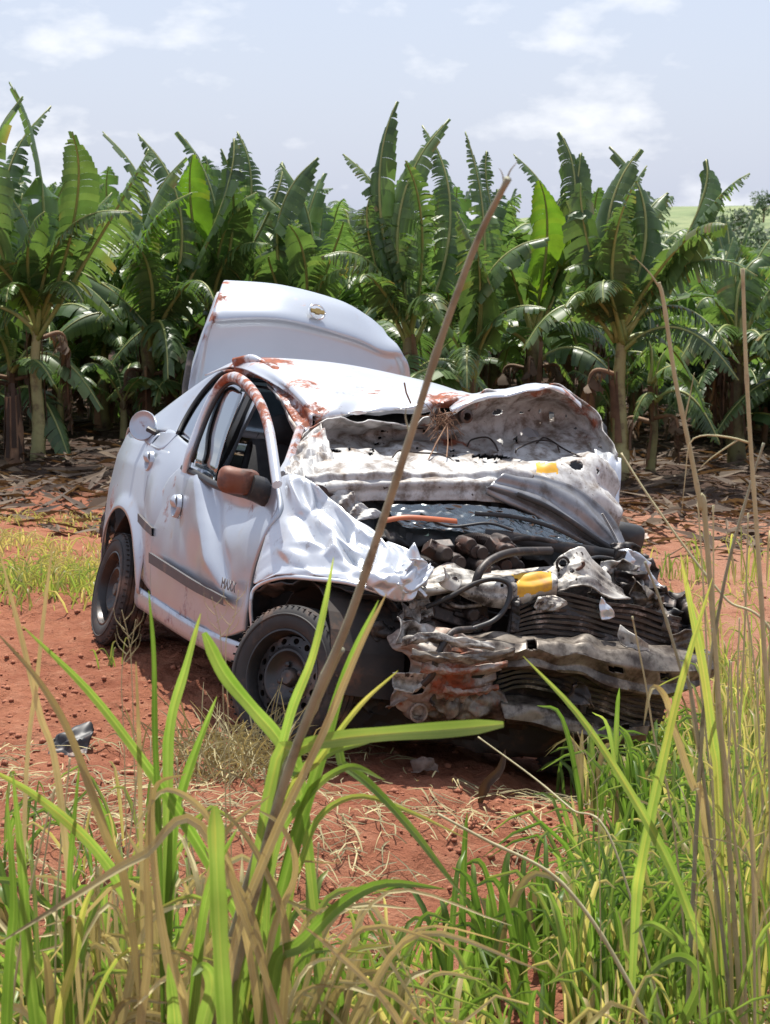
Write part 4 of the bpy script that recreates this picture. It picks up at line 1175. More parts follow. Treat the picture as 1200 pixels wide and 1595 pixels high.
# --- bumper beam
beam_rows = [
    FX([(640, 972, 1.52), (690, 980, 1.54), (745, 990, 1.55), (795, 990, 1.56), (832, 984, 1.56), (866, 998, 1.57), (900, 988, 1.58), (945, 998, 1.58), (1010, 1003, 1.57), (1070, 1010, 1.54), (1112, 1018, 1.50)]),
    FX([(634, 986, 1.63), (690, 994, 1.66), (745, 1002, 1.67), (795, 1002, 1.68), (832, 994, 1.68), (866, 1008, 1.69), (902, 1000, 1.70), (945, 1012, 1.70), (1010, 1018, 1.69), (1070, 1026, 1.66), (1114, 1030, 1.60)]),
    FX([(636, 1004, 1.67), (690, 1012, 1.70), (745, 1018, 1.71), (795, 1018, 1.72), (832, 1010, 1.72), (868, 1022, 1.73), (904, 1018, 1.74), (948, 1032, 1.74), (1010, 1044, 1.73), (1070, 1046, 1.70), (1116, 1042, 1.63)]),
    FX([(642, 1020, 1.64), (690, 1026, 1.67), (745, 1030, 1.68), (795, 1030, 1.69), (832, 1024, 1.69), (870, 1036, 1.70), (906, 1036, 1.71), (950, 1052, 1.71), (1012, 1066, 1.70), (1070, 1062, 1.66), (1116, 1052, 1.62)]),
    FX([(644, 1028, 1.67), (690, 1036, 1.69), (745, 1040, 1.70), (795, 1040, 1.71), (832, 1036, 1.71), (872, 1046, 1.72), (908, 1050, 1.73), (952, 1068, 1.73), (1012, 1082, 1.72), (1068, 1074, 1.68), (1108, 1060, 1.62)]),
    FX([(648, 1032, 1.56), (692, 1042, 1.58), (745, 1046, 1.59), (795, 1046, 1.60), (832, 1042, 1.60), (872, 1052, 1.61), (908, 1056, 1.62), (952, 1074, 1.62), (1010, 1088, 1.61), (1064, 1078, 1.58), (1100, 1062, 1.54)]),
]
bcr = Crumple(.006, 3.5, 91, 4)
sheet('bumper_beam', beam_rows, M['beam'], car, 130, 54, .006, None, stainer([(fx(720, 1015, 1.7), .16, .55), (fx(690, 1030, 1.7), .12, .55), (fx(800, 1010, 1.7), .08, .4)]), smooth=50,
      sharp=True,
      disp=lambda p, u, v: bcr(p) + .012*math.sin(u*38+2*math.sin(u*9))*sm(.5, .2, v)*sm(.15, .3, u)*sm(.75, .55, u),
      skip=holes([[(946, 1036), (970, 1040), (970, 1048), (947, 1045)], [(1030, 1048), (1045, 1048), (1044, 1060), (1030, 1060)], [(820, 998), (834, 996), (836, 1012), (822, 1012)]]))
# --- torn rusty panel on the near corner
torn = facets('torn_front_panel', [FX([(602, 992, 1.58), (632, 976, 1.60), (668, 972, 1.62), (712, 984, 1.66), (760, 1000, 1.68)]),
                                  FX([(612, 1010, 1.63), (640, 1004, 1.67), (676, 1006, 1.70), (720, 1014, 1.71), (775, 1016, 1.71)]),
                                  FX([(640, 1024, 1.66), (664, 1032, 1.71), (694, 1036, 1.73), (730, 1034, 1.72), (780, 1030, 1.70)]),
                                  FX([(634, 1056, 1.64), (662, 1060, 1.69), (692, 1060, 1.71), (728, 1058, 1.70), (775, 1052, 1.68)]),
                                  FX([(612, 1078, 1.62), (652, 1086, 1.66), (690, 1084, 1.68), (724, 1080, 1.67), (758, 1070, 1.66)]),
                                  FX([(618, 1104, 1.60), (652, 1116, 1.62), (688, 1102, 1.63), (712, 1092, 1.62), (730, 1084, 1.62)])], M['rusty'], car, 12, 17, .009, 44,
      stainer([(fx(705, 1065, 1.7), .13, .72), (fx(725, 1028, 1.7), .12, .62), (fx(620, 1092, 1.62), .05, .6), (fx(690, 1000, 1.68), .05, .45)]),
      skip=holes([[(645, 1048), (660, 1062), (655, 1090), (640, 1076)], slot(742, 1052, 10, 5, -10)]))
facets('lower_panel', [FX([(650, 1085, 1.58), (720, 1080, 1.60), (780, 1072, 1.60)]), FX([(640, 1108, 1.60), (720, 1112, 1.62), (790, 1100, 1.62)]), FX([(650, 1122, 1.56), (720, 1122, 1.58), (785, 1118, 1.58)])], M['beam'], car, 13, 6, .010, 24, lambda p: .3)
c = fx(648, 1108, 1.62)
mb = MB(); mb.lathe([(.026, -.06), (.036, -.05), (.038, .03), (.030, .032), (.026, .0), (.001, 0)], 16, axis='x', org=c); mb.obj('tow_eye_tube', M['rusty'], car, smooth=40)
# --- lower crossmember
sheet('lower_crossmember', [FX([(778, 1082, 1.56), (840, 1090, 1.58), (900, 1112, 1.60), (960, 1118, 1.60), (1012, 1118, 1.56)]),
                            FX([(780, 1096, 1.64), (840, 1104, 1.66), (900, 1126, 1.68), (960, 1132, 1.67), (1012, 1130, 1.62)]),
                            FX([(785, 1118, 1.66), (840, 1128, 1.68), (900, 1142, 1.69), (960, 1148, 1.68), (1010, 1146, 1.63)]),
                            FX([(790, 1128, 1.58), (840, 1138, 1.60), (900, 1150, 1.61), (960, 1154, 1.60), (1006, 1152, 1.56)])], M['beam'], car, 70, 30, .006, Crumple(.010, 4, 57, 3), lambda p: .15, sharp=True, smooth=50, skip=holes([slot(976, 1132, 7, 4)]))
sheet('undertray', [FX([(600, 1060, 1.45), (700, 1095, 1.5), (800, 1110, 1.52), (1020, 1130, 1.5)]), [V((1.4, -.6, .14)), V((1.42, -.2, .12)), V((1.42, .2, .12)), V((1.38, .66, .12))]], M['under'], car, 24, 8, .01, Crumple(.02, 5, 2))
# --- hoses and cables
strap('coolant_hose', [(740, 912, 1.55), (748, 890, 1.54), (766, 872, 1.50), (800, 860, 1.44), (858, 858, 1.36)], .017, M['black_metal'], flat=1)
strap('black_cable', [(664, 946, 1.5), (700, 930, 1.54), (742, 908, 1.56), (772, 902, 1.58), (794, 912, 1.6), (790, 942, 1.62), (770, 966, 1.64), (735, 980, 1.66)], .010, M['black_plastic'], flat=1, n=50)
strap('black_cable', [(735, 980, 1.70), (706, 984, 1.73), (690, 1004, 1.75), (680, 1026, 1.76), (674, 1050, 1.75), (660, 1066, 1.72)], .013, M['black_metal'], flat=1, n=40)
strap('cable', [(700, 940, 1.45), (718, 945, 1.46), (750, 942, 1.47)], .008, M['dirty_white'], flat=1)
strap('cable', [(655, 800, 1.0), (700, 820, 1.05), (760, 815, 1.06), (800, 826, 1.08)], .006, M['black_plastic'], flat=1)
strap('cable', [(870, 905, 1.4), (920, 870, 1.2), (960, 872, 1.1), (985, 880, 1.1)], .008, M['black_plastic'], flat=1)
for k, (px, py) in enumerate([(657, 938), (646, 948), (662, 958)]):
    c = fx(px, py, 1.46)
    sheet('bracket', [[c + V((0, -.03, .04)), c + V((.02, .02, .035))], [c + V((.02, -.04, 0)), c + V((0, .03, 0))], [c + V((0, -.02, -.05)), c + V((.02, .04, -.04))]], M['dirty_white'], car, 14, 14, .005, Crumple(.014, 15, 90+k))
chunk(fx(705, 955, 1.38), (.05, .12, .05), 51, M['black_metal'], 'engine_mount', .3)
chunk(fx(748, 958, 1.40), (.03, .03, .06), 52, M['engine'], 'engine_mount', .3)
sheet('inner_bay_panel', [FX([(640, 925, 1.30), (720, 930, 1.28), (800, 940, 1.30)]), FX([(630, 985, 1.34), (720, 990, 1.30), (800, 1000, 1.32)]), FX([(640, 1110, 1.4), (720, 1110, 1.36), (800, 1110, 1.36)])], M['under'], car, 14, 14, .01, Crumple(.02, 5, 7))

# black sheet added to give the bonnet's gaps their shade; headliner darkens them too
sheet('gap_shade_sheet', [FX([(478, 668, .20), (600, 648, .02), (760, 615, .02), (880, 612, .06), (945, 665, .22)]), FX([(470, 710, .36), (600, 690, .16), (760, 680, .12), (900, 690, .2), (952, 740, .40)]), FX([(480, 765, .66), (600, 765, .66), (760, 765, .66), (900, 790, .66), (960, 840, .66)])], M['seal'], car, 40, 24, .006, Crumple(.014, 6, 29))
sheet('headliner', [[V((-.95, -.46, 1.36)), V((-.95, .46, 1.40))], [V((-.2, -.44, 1.36)), V((-.2, .5, 1.42))], [V((.2, -.42, 1.26)), V((.2, .5, 1.36))]], M['seat'], car, 10, 10, .01)

# torn scraps of sheet metal wedged through the crushed front
rs_ = random.Random(77)
for k, (px, py, x, r, mt_) in enumerate([(640, 990, 1.66, .05, 'dirty_white'), (640, 1062, 1.68, .05, 'dirty_white'), (625, 1085, 1.64, .04, 'rusty'),
                                       (690, 1098, 1.66, .05, 'beam'), (640, 955, 1.55, .04, 'dirty_white'),                                        (600, 985, 1.50, .05, 'black_metal'), (590, 1040, 1.48, .08, 'black_plastic'), (575, 1000, 1.46, .07, 'black_plastic'), (560, 1075, 1.42, .07, 'black_plastic'), (990, 1000, 1.66, .05, 'dirty_white'), (1065, 1000, 1.58, .05, 'beam'), (905, 1085, 1.70, .05, 'black_metal'), (640, 910, 1.56, .045, 'paint_crush'), (655, 890, 1.55, .04, 'paint_crush'), (700, 905, 1.53, .035, 'dirty_white')]):
    c = fx(px, py, x)
    a1 = V((rs_.uniform(-.3, .3), 1, rs_.uniform(-.5, .5)))*r*1.2
    a2 = V((rs_.uniform(-.5, .2), rs_.uniform(-.4, .4), 1))*r*.7
    j_ = lambda: V((rs_.gauss(0, r*.25), rs_.gauss(0, r*.25), rs_.gauss(0, r*.25)))
    sheet('torn_metal_scrap', [[c-a1-a2+j_(), c-a2+j_(), c+a1-a2+j_()], [c-a1+j_(), c+j_(), c+a1+j_()], [c-a1+a2+j_(), c+a2+j_(), c+a1*.7+a2*.8+j_()]], M[mt_], car, 26, 20, .004, Crumple(r*.22, 8, 100+k), (lambda p: .38) if mt_ == 'rusty' else None, smooth=50)

for k, (pts, w_, mt_) in enumerate([([(640, 1018, 1.76), (690, 1024, 1.78), (740, 1026, 1.77), (800, 1018, 1.75)], .020, 'beam'), ([(655, 1040, 1.76), (700, 1046, 1.77), (745, 1042, 1.76), (790, 1034, 1.74)], .014, 'rusty'), ([(690, 1074, 1.74), (730, 1078, 1.74), (775, 1070, 1.72)], .012, 'rusty'), ([(625, 1000, 1.70), (665, 992, 1.73), (715, 1000, 1.75), (770, 1008, 1.75)], .016, 'dirty_white')]):
    P = curve([fx(*a) for a in pts], 14)
    w0 = random.Random(k)
    rows_ = [[p + V((.0, 0, w_ + w0.gauss(0, .004))) for p in P], [p + V((.012, 0, w0.gauss(0, .003))) for p in P], [p + V((-.006, 0, -w_ + w0.gauss(0, .005))) for p in P]]
    facets('torn_metal_strip', rows_, M[mt_], car, 14, 5, .004, 60+k, (lambda p: .5) if mt_ == 'rusty' else None, .003)

# ------------------------------------------------------------------ banana plantation
M['leaf'] = leafmat('banana_leaf', [(0, (.034, .062, .024)), (.4, (.074, .130, .048)), (.7, (.128, .195, .072)), (.88, (.17, .19, .065)), (1, (.25, .18, .08))], trans=.38, rough=.40, tcol=(1, 1.08, .5))
M['leaf_young'] = leafmat('young_banana_leaf', [(0, (.08, .15, .03)), (.6, (.12, .21, .04)), (1, (.22, .26, .05))], trans=.45, rough=.4)
M['midrib'] = pm('banana_midrib', (.20, .26, .07), (.30, .30, .10), 6, rough=.45)
M['stem'] = pm('banana_stem', (.20, .20, .075), (.13, .11, .05), 5, rough=.6, dirt=(.07, .04, .022), dirt_amt=.55, dscale=6, bump=.5, bscale=18, obj_rand=.25)
M['stem_pale'] = pm('pale_banana_stem', (.34, .33, .14), (.24, .22, .09), 5, rough=.55, dirt=(.10, .06, .03), dirt_amt=.5, dscale=7, bump=.4, bscale=18)
M['sheath'] = pm('dry_banana_sheath', (.20, .115, .06), (.10, .055, .03), 7, rough=.8, bump=.5, bscale=25, obj_rand=.3)
M['dryleaf'] = leafmat('dry_banana_leaf', [(0, (.05, .03, .018)), (.5, (.10, .063, .036)), (1, (.16, .112, .066))], trans=.2, rough=.75, tcol=(1, .8, .5))  # browns lowered so the floor litter carries the shade of the rows
M['fruit'] = pm('green_banana_fruit', (.07, .13, .025), (.10, .17, .03), 9, rough=.5)

def leaf_mesh(P, W, rnd, torn=.5, roll=0.0, vfold=.35, droop=.7, pet=.14, dry=.12, mats=None, nstrip=46, name='leaf'):
    """one banana leaf along the curve P: midrib, and a blade on each side torn into strips"""
    mb = MB()
    n = 25
    C = curve(P, n)
    Lg = sum((C[i+1]-C[i]).length for i in range(n-1))
    side = []
    for i in range(n):
        t = (C[min(i+1, n-1)] - C[max(i-1, 0)]).normalized()
        s = t.cross(UP)
        if s.length < .15:
            s = V((1, 0, 0)) - t*t.x
        s.normalize()
        s = Matrix.Rotation(roll, 3, t) @ s
        side.append((t, s, s.cross(t)))
    # petiole and midrib
    r0 = .016 + .010*W
    mb.tube(C, [r0*1.5*(1-.85*(i/(n-1))**.7) + .002 for i in range(n)], 5, mi=1)
    def frame(t):
        x = t*(n-1); i = min(int(x), n-2); u = x-i
        a, b = side[i], side[i+1]
        return C[i].lerp(C[i+1], u), a[0].lerp(b[0], u), a[1].lerp(b[1], u), a[2].lerp(b[2], u)
    hue = rnd.uniform(-.12, .2)
    feather = torn > .94 or (torn > .8 and rnd.random() < .6)
    nstrip = nstrip*1.25 if feather else nstrip
    tornzone = [feather or rnd.random() < torn*.8 for _ in range(6)]
    for sd in (-1, 1):
        t = pet
        k = 0
        drift = 0.0
        while t < .995:
            z = tornzone[min(5, int(6*(t-pet)/(1-pet)))]
            u0 = (t-pet)/(1-pet)
            dt = ((.5 + 1.6*rnd.random()**2) if feather else (.4 + 5.5*rnd.random()**2.5))/nstrip if z else 1.7/nstrip
            t2 = min(.999, t+dt)
            um = ((t+t2)/2-pet)/(1-pet)
            w = W*min(1, (um/.14+.10))**.7*(max(0, 1-um**2.5))**.8
            drift = drift*.85 + rnd.gauss(0, .05)
            sw = .10 + .38*um*um + (rnd.gauss(0, .09) if z else 0)          # veins sweep to the tip
            dr = droop*(.55+.6*um)*(1 + (rnd.gauss(0, .28) if z else 0)) + drift
            gap = (rnd.uniform(.15, .85) if feather else min(.8, rnd.uniform(.1, .9)*.6/nstrip/dt)) if z else 0.0
            wl = w*(rnd.uniform(.84, 1.05) if z else 1 + .04*math.sin(t*40))
            cvv = min(1, max(0, .42 + hue + rnd.gauss(0, .10)))
            tip_dry = rnd.random() < dry
            vs_, cv = [], []
            na = 4
            for a in range(na+1):
                f = a/na
                ang = vfold - dr*f*1.1
                for e, tt in ((0, t), (1, t2)):
                    tm = lerp(tt, (t+t2)/2, gap*f**(2.8 if feather else 3))
                    p, T, s, N_ = frame(min(1, tm))
                    # integrate the bend across the blade
                    x = w and wl*f
                    p2 = p + (s*sd*math.cos(ang*.75) + N_*math.sin(ang*.75))*x + T*(x*sw)
                    p2.z -= .38*droop*x*f
                    vs_.append(p2)
                    cv.append(min(1, cvv + (.45*f*f if tip_dry else .05*f)))
            fs = [(2*a, 2*a+1, 2*a+3, 2*a+2) for a in range(na)]
            mb.add(vs_, fs, 0, cv=cv)
            t = t2
    return mb.mesh(name, mats or [M['leaf'], M['midrib']], smooth=180)

def leaf_obj(me, parent, name='leaf', loc=None, rot=None, scale=1):
    o = bpy.data.objects.new(name, me)
    COL.objects.link(o)
    o.parent = parent
    if loc is not None: o.location = loc
    if rot is not None: o.rotation_euler = rot
    o.scale = (scale,)*3
    return o

def stem_mesh(h, r, rnd, lean=(0, 0)):
    mb = MB()
    n = 18
    pts, rad = [], []
    for i in range(n):
        t = i/(n-1)
        pts.append(V((lean[0]*t*t + .015*math.sin(t*7+r*90), lean[1]*t*t, h*t - .03)))
        rad.append(r*(1.12 - .52*t)*(1 + .06*math.sin(i*2.7)))
    mb.tube(pts, rad, 12)
    me = mb.mesh('stem', M['stem'], smooth=60)
    mb = MB()
    for k in range(13):                           # loose dry leaf sheaths wrapped on the stem
        a = rnd.uniform(0, 6.28); z0 = rnd.uniform(0, h*.75); l_ = rnd.uniform(.25, .7); w = rnd.uniform(.35, .9)
        G = []
        for j in range(6):
            t = j/5
            zz = min(1, (z0 + l_*t)/h)
            rr = r*(1.16 - .52*zz) + .01 + (.05*t*t if k % 3 == 0 else .0) + rnd.uniform(0, .008)
            c = V((lean[0]*zz*zz + .015*math.sin(zz*7+r*90), lean[1]*zz*zz, h*zz))
            G.append([c + V((rr*math.cos(a+w*(i/4-.5)*(1-.6*t)), rr*math.sin(a+w*(i/4-.5)*(1-.6*t)), 0)) for i in range(5)])
        mb.grid(G)
    return me, mb.mesh('dry_sheath', M['sheath'], smooth=60)

def plant_root(px, py, Y, label, group=None):
    p = at(px, py, Y)
    z = gz(p.x, p.y, False)
    return empty('banana_plant', (p.x, p.y, z), label, 'banana plant', group)

def bez(base, tip, lift, n=7, side=0.0, bend=0.0):
    """arching leaf spine from base to tip"""
    d = tip - base
    c = base + d*.5 + V((0, 0, lift*.75 + .10 + .16*math.hypot(d.x, d.y))) + V((-d.y, d.x, 0))*side + V((bend*d.z, -abs(bend)*d.z*.5, 0))
    return [base*(1-t)**2 + c*2*t*(1-t) + tip*t*t for t in [i/(n-1) for i in range(n)]]

def hand_plant(px, crown_y, Y, leaves, label, r=.10, suckers=0, seed=0, lean=0, group=None, dead=3, old=5, smat=None):
    """leaves: (tip px, tip py, depth offset of the tip, lift, width, torn, roll)"""
    rnd = random.Random(seed)
    crown = at(px, crown_y, Y)
    gx, gy = crown.x - lean, Y
    z0 = gz(gx, gy, False)
    e = empty('banana_plant', (gx, gy, z0), label, 'banana plant', group)
    h = crown.z - z0
    sme, dme = stem_mesh(h, r, rnd, (lean, 0))
    if smat:
        sme.materials.clear(); sme.materials.append(M[smat])
    leaf_obj(sme, e, 'stem'); leaf_obj(dme, e, 'dry_sheath')
    base = V((lean, 0, h))
    for (tx, ty, dy, lift, W, torn, roll) in leaves:
        tip = at(tx, ty, Y + dy) - e.location
        b = base + V((rnd.gauss(0, .02), rnd.gauss(0, .02), rnd.uniform(-.22, .02)))
        young = W < 0
        P = bez(b, tip, lift, side=rnd.gauss(0, .03), bend=rnd.choice([-1, 1])*rnd.uniform(.1, .38))
        torn = max(torn*.9, rnd.choice([.2, .5, .9]))
        me = leaf_mesh(P, abs(W)*.98, rnd, torn, roll, vfold=rnd.uniform(.25, .5), droop=rnd.uniform(.6, 1.1), mats=[M['leaf_young'] if young else M['leaf'], M['midrib']])
        leaf_obj(me, e)
    for k in range(old if r > .05 else 2):                # older leaves bending low round the crown
        a = rnd.uniform(0, 6.28)
        b = base + V((0, 0, -.1-.08*k))
        Lf = rnd.uniform(.9, 1.35)*min(1, r/.07)
        tip = b + V((math.cos(a)*Lf, math.sin(a)*Lf, rnd.uniform(-.75, -.1)))
        leaf_obj(leaf_mesh(bez(b, tip, rnd.uniform(.45, .7)), rnd.uniform(.2, .26), rnd, rnd.choice([.5, .9, .95]), rnd.gauss(0, .3)), e)
    for k in range(dead):
        a = rnd.uniform(0, 6.28)
        b = base + V((0, 0, -.15-.25*rnd.random()*h))
        tip = b + V((math.cos(a)*.35, math.sin(a)*.35, -rnd.uniform(.5, .95)*min(1.2, h*.8)))
        me = leaf_mesh([b, b + V((math.cos(a)*.28, math.sin(a)*.28, .02)), b.lerp(tip, .6) + V((math.cos(a)*.1, math.sin(a)*.1, 0)), tip], .16, rnd, .9, vfold=-.6, droop=1.1, mats=[M['dryleaf'], M['sheath']], nstrip=22)
        leaf_obj(me, e, 'dry_leaf')
    return e

# front row, leaf by leaf
hand_plant(58, 500, 20.6, [(15, 128, .3, .35, .24, .5, .9), (35, 150, -.5, .2, .26, .9, .2), (80, 165, .6, .2, .20, .95, 0), (112, 205, -.6, .25, .25, .95, .2), (232, 232, -.2, .55, .27, .9, -.4), (205, 330, -.7, .55, .25, .9, .3), (-60, 260, 0, .4, .25, .8, 0), (-40, 420, -.7, .5, .24, .8, .3), (130, 470, -.9, .35, .22, .7, 0), (10, 470, -.8, .5, -.17, .4, .2), (70, 330, -.8, .3, .22, .8, .5)],
           'tall leaning banana plant with pale yellowish stem at the left edge', .068, seed=11, lean=.02, old=1, dead=1, smat='stem_pale')
hand_plant(228, 520, 22.2, [(160, 205, .4, .2, .2, .7, .4), (215, 208, .2, .2, .24, .3, 0), (335, 470, -.9, .75, .27, .9, -.3), (172, 362, -.8, .45, .26, .95, .3), (290, 245, -.4, .3, .27, .5, .3), (365, 215, .3, .3, .22, .8, -.3), (262, 590, -1.2, .45, .26, .3, .3), (150, 500, -.6, .3, .2, .6, 0), (300, 300, -.7, .3, -.24, .3, .3)],
           'banana plant with a broad torn leaf reaching towards the raised trunk lid', .10, seed=12)
hand_plant(330, 470, 22.8, [(278, 205, .2, .2, .22, .9, 0), (300, 240, -.4, .25, -.28, .2, .2), (345, 232, -.4, .2, .24, .3, -.3), (370, 205, .2, .2, .2, .8, 0), (440, 252, .4, .4, .24, .7, .2), (400, 300, -.6, .4, .25, .6, .1), (255, 310, -.3, .4, .25, .8, -.2), (250, 405, -.7, .4, .25, .9, .2), (420, 380, -.8, .3, .24, .8, 0)],
           'banana plant whose bright leaves rise straight behind the trunk lid', .10, seed=13)
hand_plant(470, 520, 22.6, [(438, 255, .2, .2, .2, .8, .3), (495, 245, -.2, .25, .30, .1, .3), (535, 345, -.5, .5, .26, .9, -.2), (405, 300, .2, .3, .24, .6, 0), (420, 400, -.6, .4, .24, .85, .2), (540, 420, -.6, .3, .24, .9, .2), (505, 270, .4, .2, .24, .8, -.3), (450, 350, -.8, .2, .24, .7, .6)],
           'banana plant with one whole dark leaf just right of the trunk lid emblem', .10, seed=14)
hand_plant(640, 520, 21.2, [(618, 158, .2, .15, .21, .98, 0), (658, 195, .5, .1, .2, .98, .2), (700, 185, .4, .1, .2, .98, .4), (535, 240, .3, .45, .22, .95, 0), (632, 250, -.7, .15, .24, .95, 1.2), (500, 400, -.5, .6, .26, .95, -.2), (690, 500, -.8, .55, .24, .95, .3), (575, 310, -.2, .35, .25, .9, .1), (700, 330, .3, .35, .24, .9, 0), (560, 440, -.9, .4, .22, .95, .3), (615, 330, .2, .2, -.24, .3, .3)],
           'tall ragged banana plant with feathery leaves behind the car roof', .11, seed=15)
hand_plant(735, 575, 20.4, [(725, 205, .2, .08, .19, .98, .1), (712, 330, -.4, .06, .24, .15, .1), (740, 370, -.4, .05, .2, .9, 1.0), (855, 370, -.2, .45, .24, .4, .2), (850, 480, -.6, .30, .24, .7, .3), (728, 605, -.9, .5, .20, .9, 0), (660, 470, -.2, .3, .22, .9, 0)],
           'short banana plant with a small feathery leaf hanging above the bonnet', .07, seed=16, dead=1)
hand_plant(830, 510, 22.4, [(758, 235, .1, .3, .2, .9, .1), (800, 240, .2, .2, .22, .9, 0), (872, 205, .3, .3, .24, .85, -.2), (905, 238, .2, .4, .22, .8, .1), (760, 330, -.4, .4, .24, .8, 0), (900, 330, -.3, .35, .25, .7, .2), (840, 280, -.6, .2, -.26, .3, .3), (795, 420, -.7, .4, .24, .7, 0), (880, 300, .3, .2, .24, .2, .3)],
           'banana plant seen through the gap right of the leaning cane', .10, seed=17)
hand_plant(968, 505, 20.0, [(950, 228, .4, .12, .18, .95, .1), (998, 232, .2, .16, .22, .3, .3), (1008, 258, -.5, .08, .26, .05, .15), (1100, 248, .1, .28, .23, .35, -.1), (1168, 270, -.1, .50, .24, .6, -.2), (1132, 350, -.6, .45, .24, .85, -.2), (1180, 430, -.3, .55, .24, .9, .1), (940, 470, -.9, .62, .23, .2, .2), (815, 545, -.5, .62, .24, .3, .1), (880, 480, -.8, .32, .18, .98, .2), (905, 285, -.1, .25, .26, .5, .3), (880, 420, -.4, .45, .24, .7, .1), (1040, 300, .5, .2, .22, .5, 0), (955, 330, -.4, .15, .22, .6, .8)],
           'big banana plant with wide fan of leaves right of the wreck', .075, seed=18, dead=1, old=3, smat='stem_pale')
hand_plant(1018, 600, 20.6, [(1000, 520, .1, .05, -.07, .3, .2), (1045, 540, .1, .05, -.08, .3, 0), (1090, 600, -.3, .2, .12, .4, 0), (985, 660, -.2, .25, .12, .4, 0)],
           'thin young banana sucker beside the big fan shaped banana plant', .045, seed=19, dead=2)
hand_plant(1150, 520, 22.0, [(1050, 580, -.6, .4, .22, .5, .1), (1200, 400, .2, .4, .24, .5, .2), (1230, 440, -.2, .4, .24, .6, 0), (1110, 400, .3, .3, .22, .5, 0), (1240, 350, .4, .4, .22, .6, 0), (1200, 560, -.6, .3, .22, .5, 0), (1085, 480, -.2, .4, .22, .8, .1), (1100, 560, -.9, .2, -.2, .4, 0)],
           'banana plant at the right edge below the distant green hill', .09, seed=20)
hand_plant(18, 560, 21.0, [(-20, 380, .2, .2, .2, .6, 0), (40, 380, -.5, .2, .2, .6, .2), (85, 600, -.8, .2, .16, .4, 0), (-30, 520, -.5, .2, .2, .5, 0)],
           'low banana plant tucked behind the pale stem at the left edge', .06, seed=21)
hand_plant(160, 560, 23.6, [(120, 380, .2, .2, .24, .6, 0), (200, 400, -.3, .3, .24, .6, .1), (240, 500, -.6, .4, .24, .5, .1), (190, 540, -1.0, .3, .2, .4, .1), (120, 480, -.5, .3, .22, .5, .1), (175, 300, .3, .2, .24, .5, .2)],
           'shaded banana plant with a hanging green fruit bunch', .10, seed=22)
# hanging bunch of green fruit
be = None
for o in bpy.data.objects:
    if o.get('label', '').endswith('hanging green fruit bunch'): be = o
bl = at(163, 445, 23.2) - be.location
mb = MB()
rr = random.Random(4)
mb.tube([V((0, 0, be.location.z*0 + (at(160, 560, 23.6).z - be.location.z))), bl + V((0, 0, .25)), bl + V((0, 0, -.3))], .02, 6)
for ring in range(7):
    for k in range(11):
        a = 2*math.pi*k/11 + ring*.3
        p = bl + V((math.cos(a)*.04, math.sin(a)*.04, .2-ring*.075))
        mb.tube([p, p + V((math.cos(a)*.08, math.sin(a)*.08, .0)), p + V((math.cos(a)*.11, math.sin(a)*.11, .08))], [.012, .018, .008], 6)
mb.obj('fruit_bunch', M['fruit'], be, smooth=60)

# broken stump by the left plant
sp_ = at(22, 690, 20.2)
st_e = empty('banana_stump', (sp_.x, sp_.y, gz(sp_.x, sp_.y, False)), 'brown broken banana stump at the left edge beside the pale stem', 'stump')
mb = MB()
mb.tube([V((0, 0, -.03)), V((.01, 0, .3)), V((-.01, 0, .62))], [.095, .085, .07], 12)
mb.obj('stem', M['sheath'], st_e, smooth=50)
mb = MB()
for k in range(9):
    a = k*.7
    mb.grid([[V((math.cos(a+d)*(.10-.03*t), math.sin(a+d)*(.10-.03*t), .1+t*.6+.06*math.sin(k*3))) for d in (-.25, 0, .25)] for t in (0, .3, .6, 1)])
mb.obj('torn_sheath', M['dryleaf'], st_e, smooth=60)

# rows behind, built from shared leaves
rv = random.Random(99)
VAR = []
for k in range(12):
    el = [1.2, 1.0, .85, .7, .5, .35, .15, 1.25, .45, .8, -.05, .25][k]
    Lf = rv.uniform(1.5, 1.9)
    tip = V((math.cos(el)*Lf, 0, math.sin(el)*Lf - .35*math.cos(el)*Lf))
    VAR.append((el, leaf_mesh(bez(V((0, 0, 0)), tip, .35+.5*math.cos(el), side=rv.gauss(0, .05), bend=rv.choice([-1, 1])*rv.uniform(.05, .35)), rv.uniform(.22, .29), rv, rv.choice([.4, .6, .85, .95]), rv.gauss(0, .3), nstrip=34)))
STEMS = [stem_mesh(1.35, rv.uniform(.08, .11), rv) for _ in range(4)]
DRY = [leaf_mesh([V((0, 0, 0)), V((.25, 0, .03)), V((.33, 0, -.35)), V((.36, 0, -.95))], .17, rv, .9, vfold=-.6, droop=1.1, mats=[M['dryleaf'], M['sheath']], nstrip=20) for _ in range(3)]
row = 0
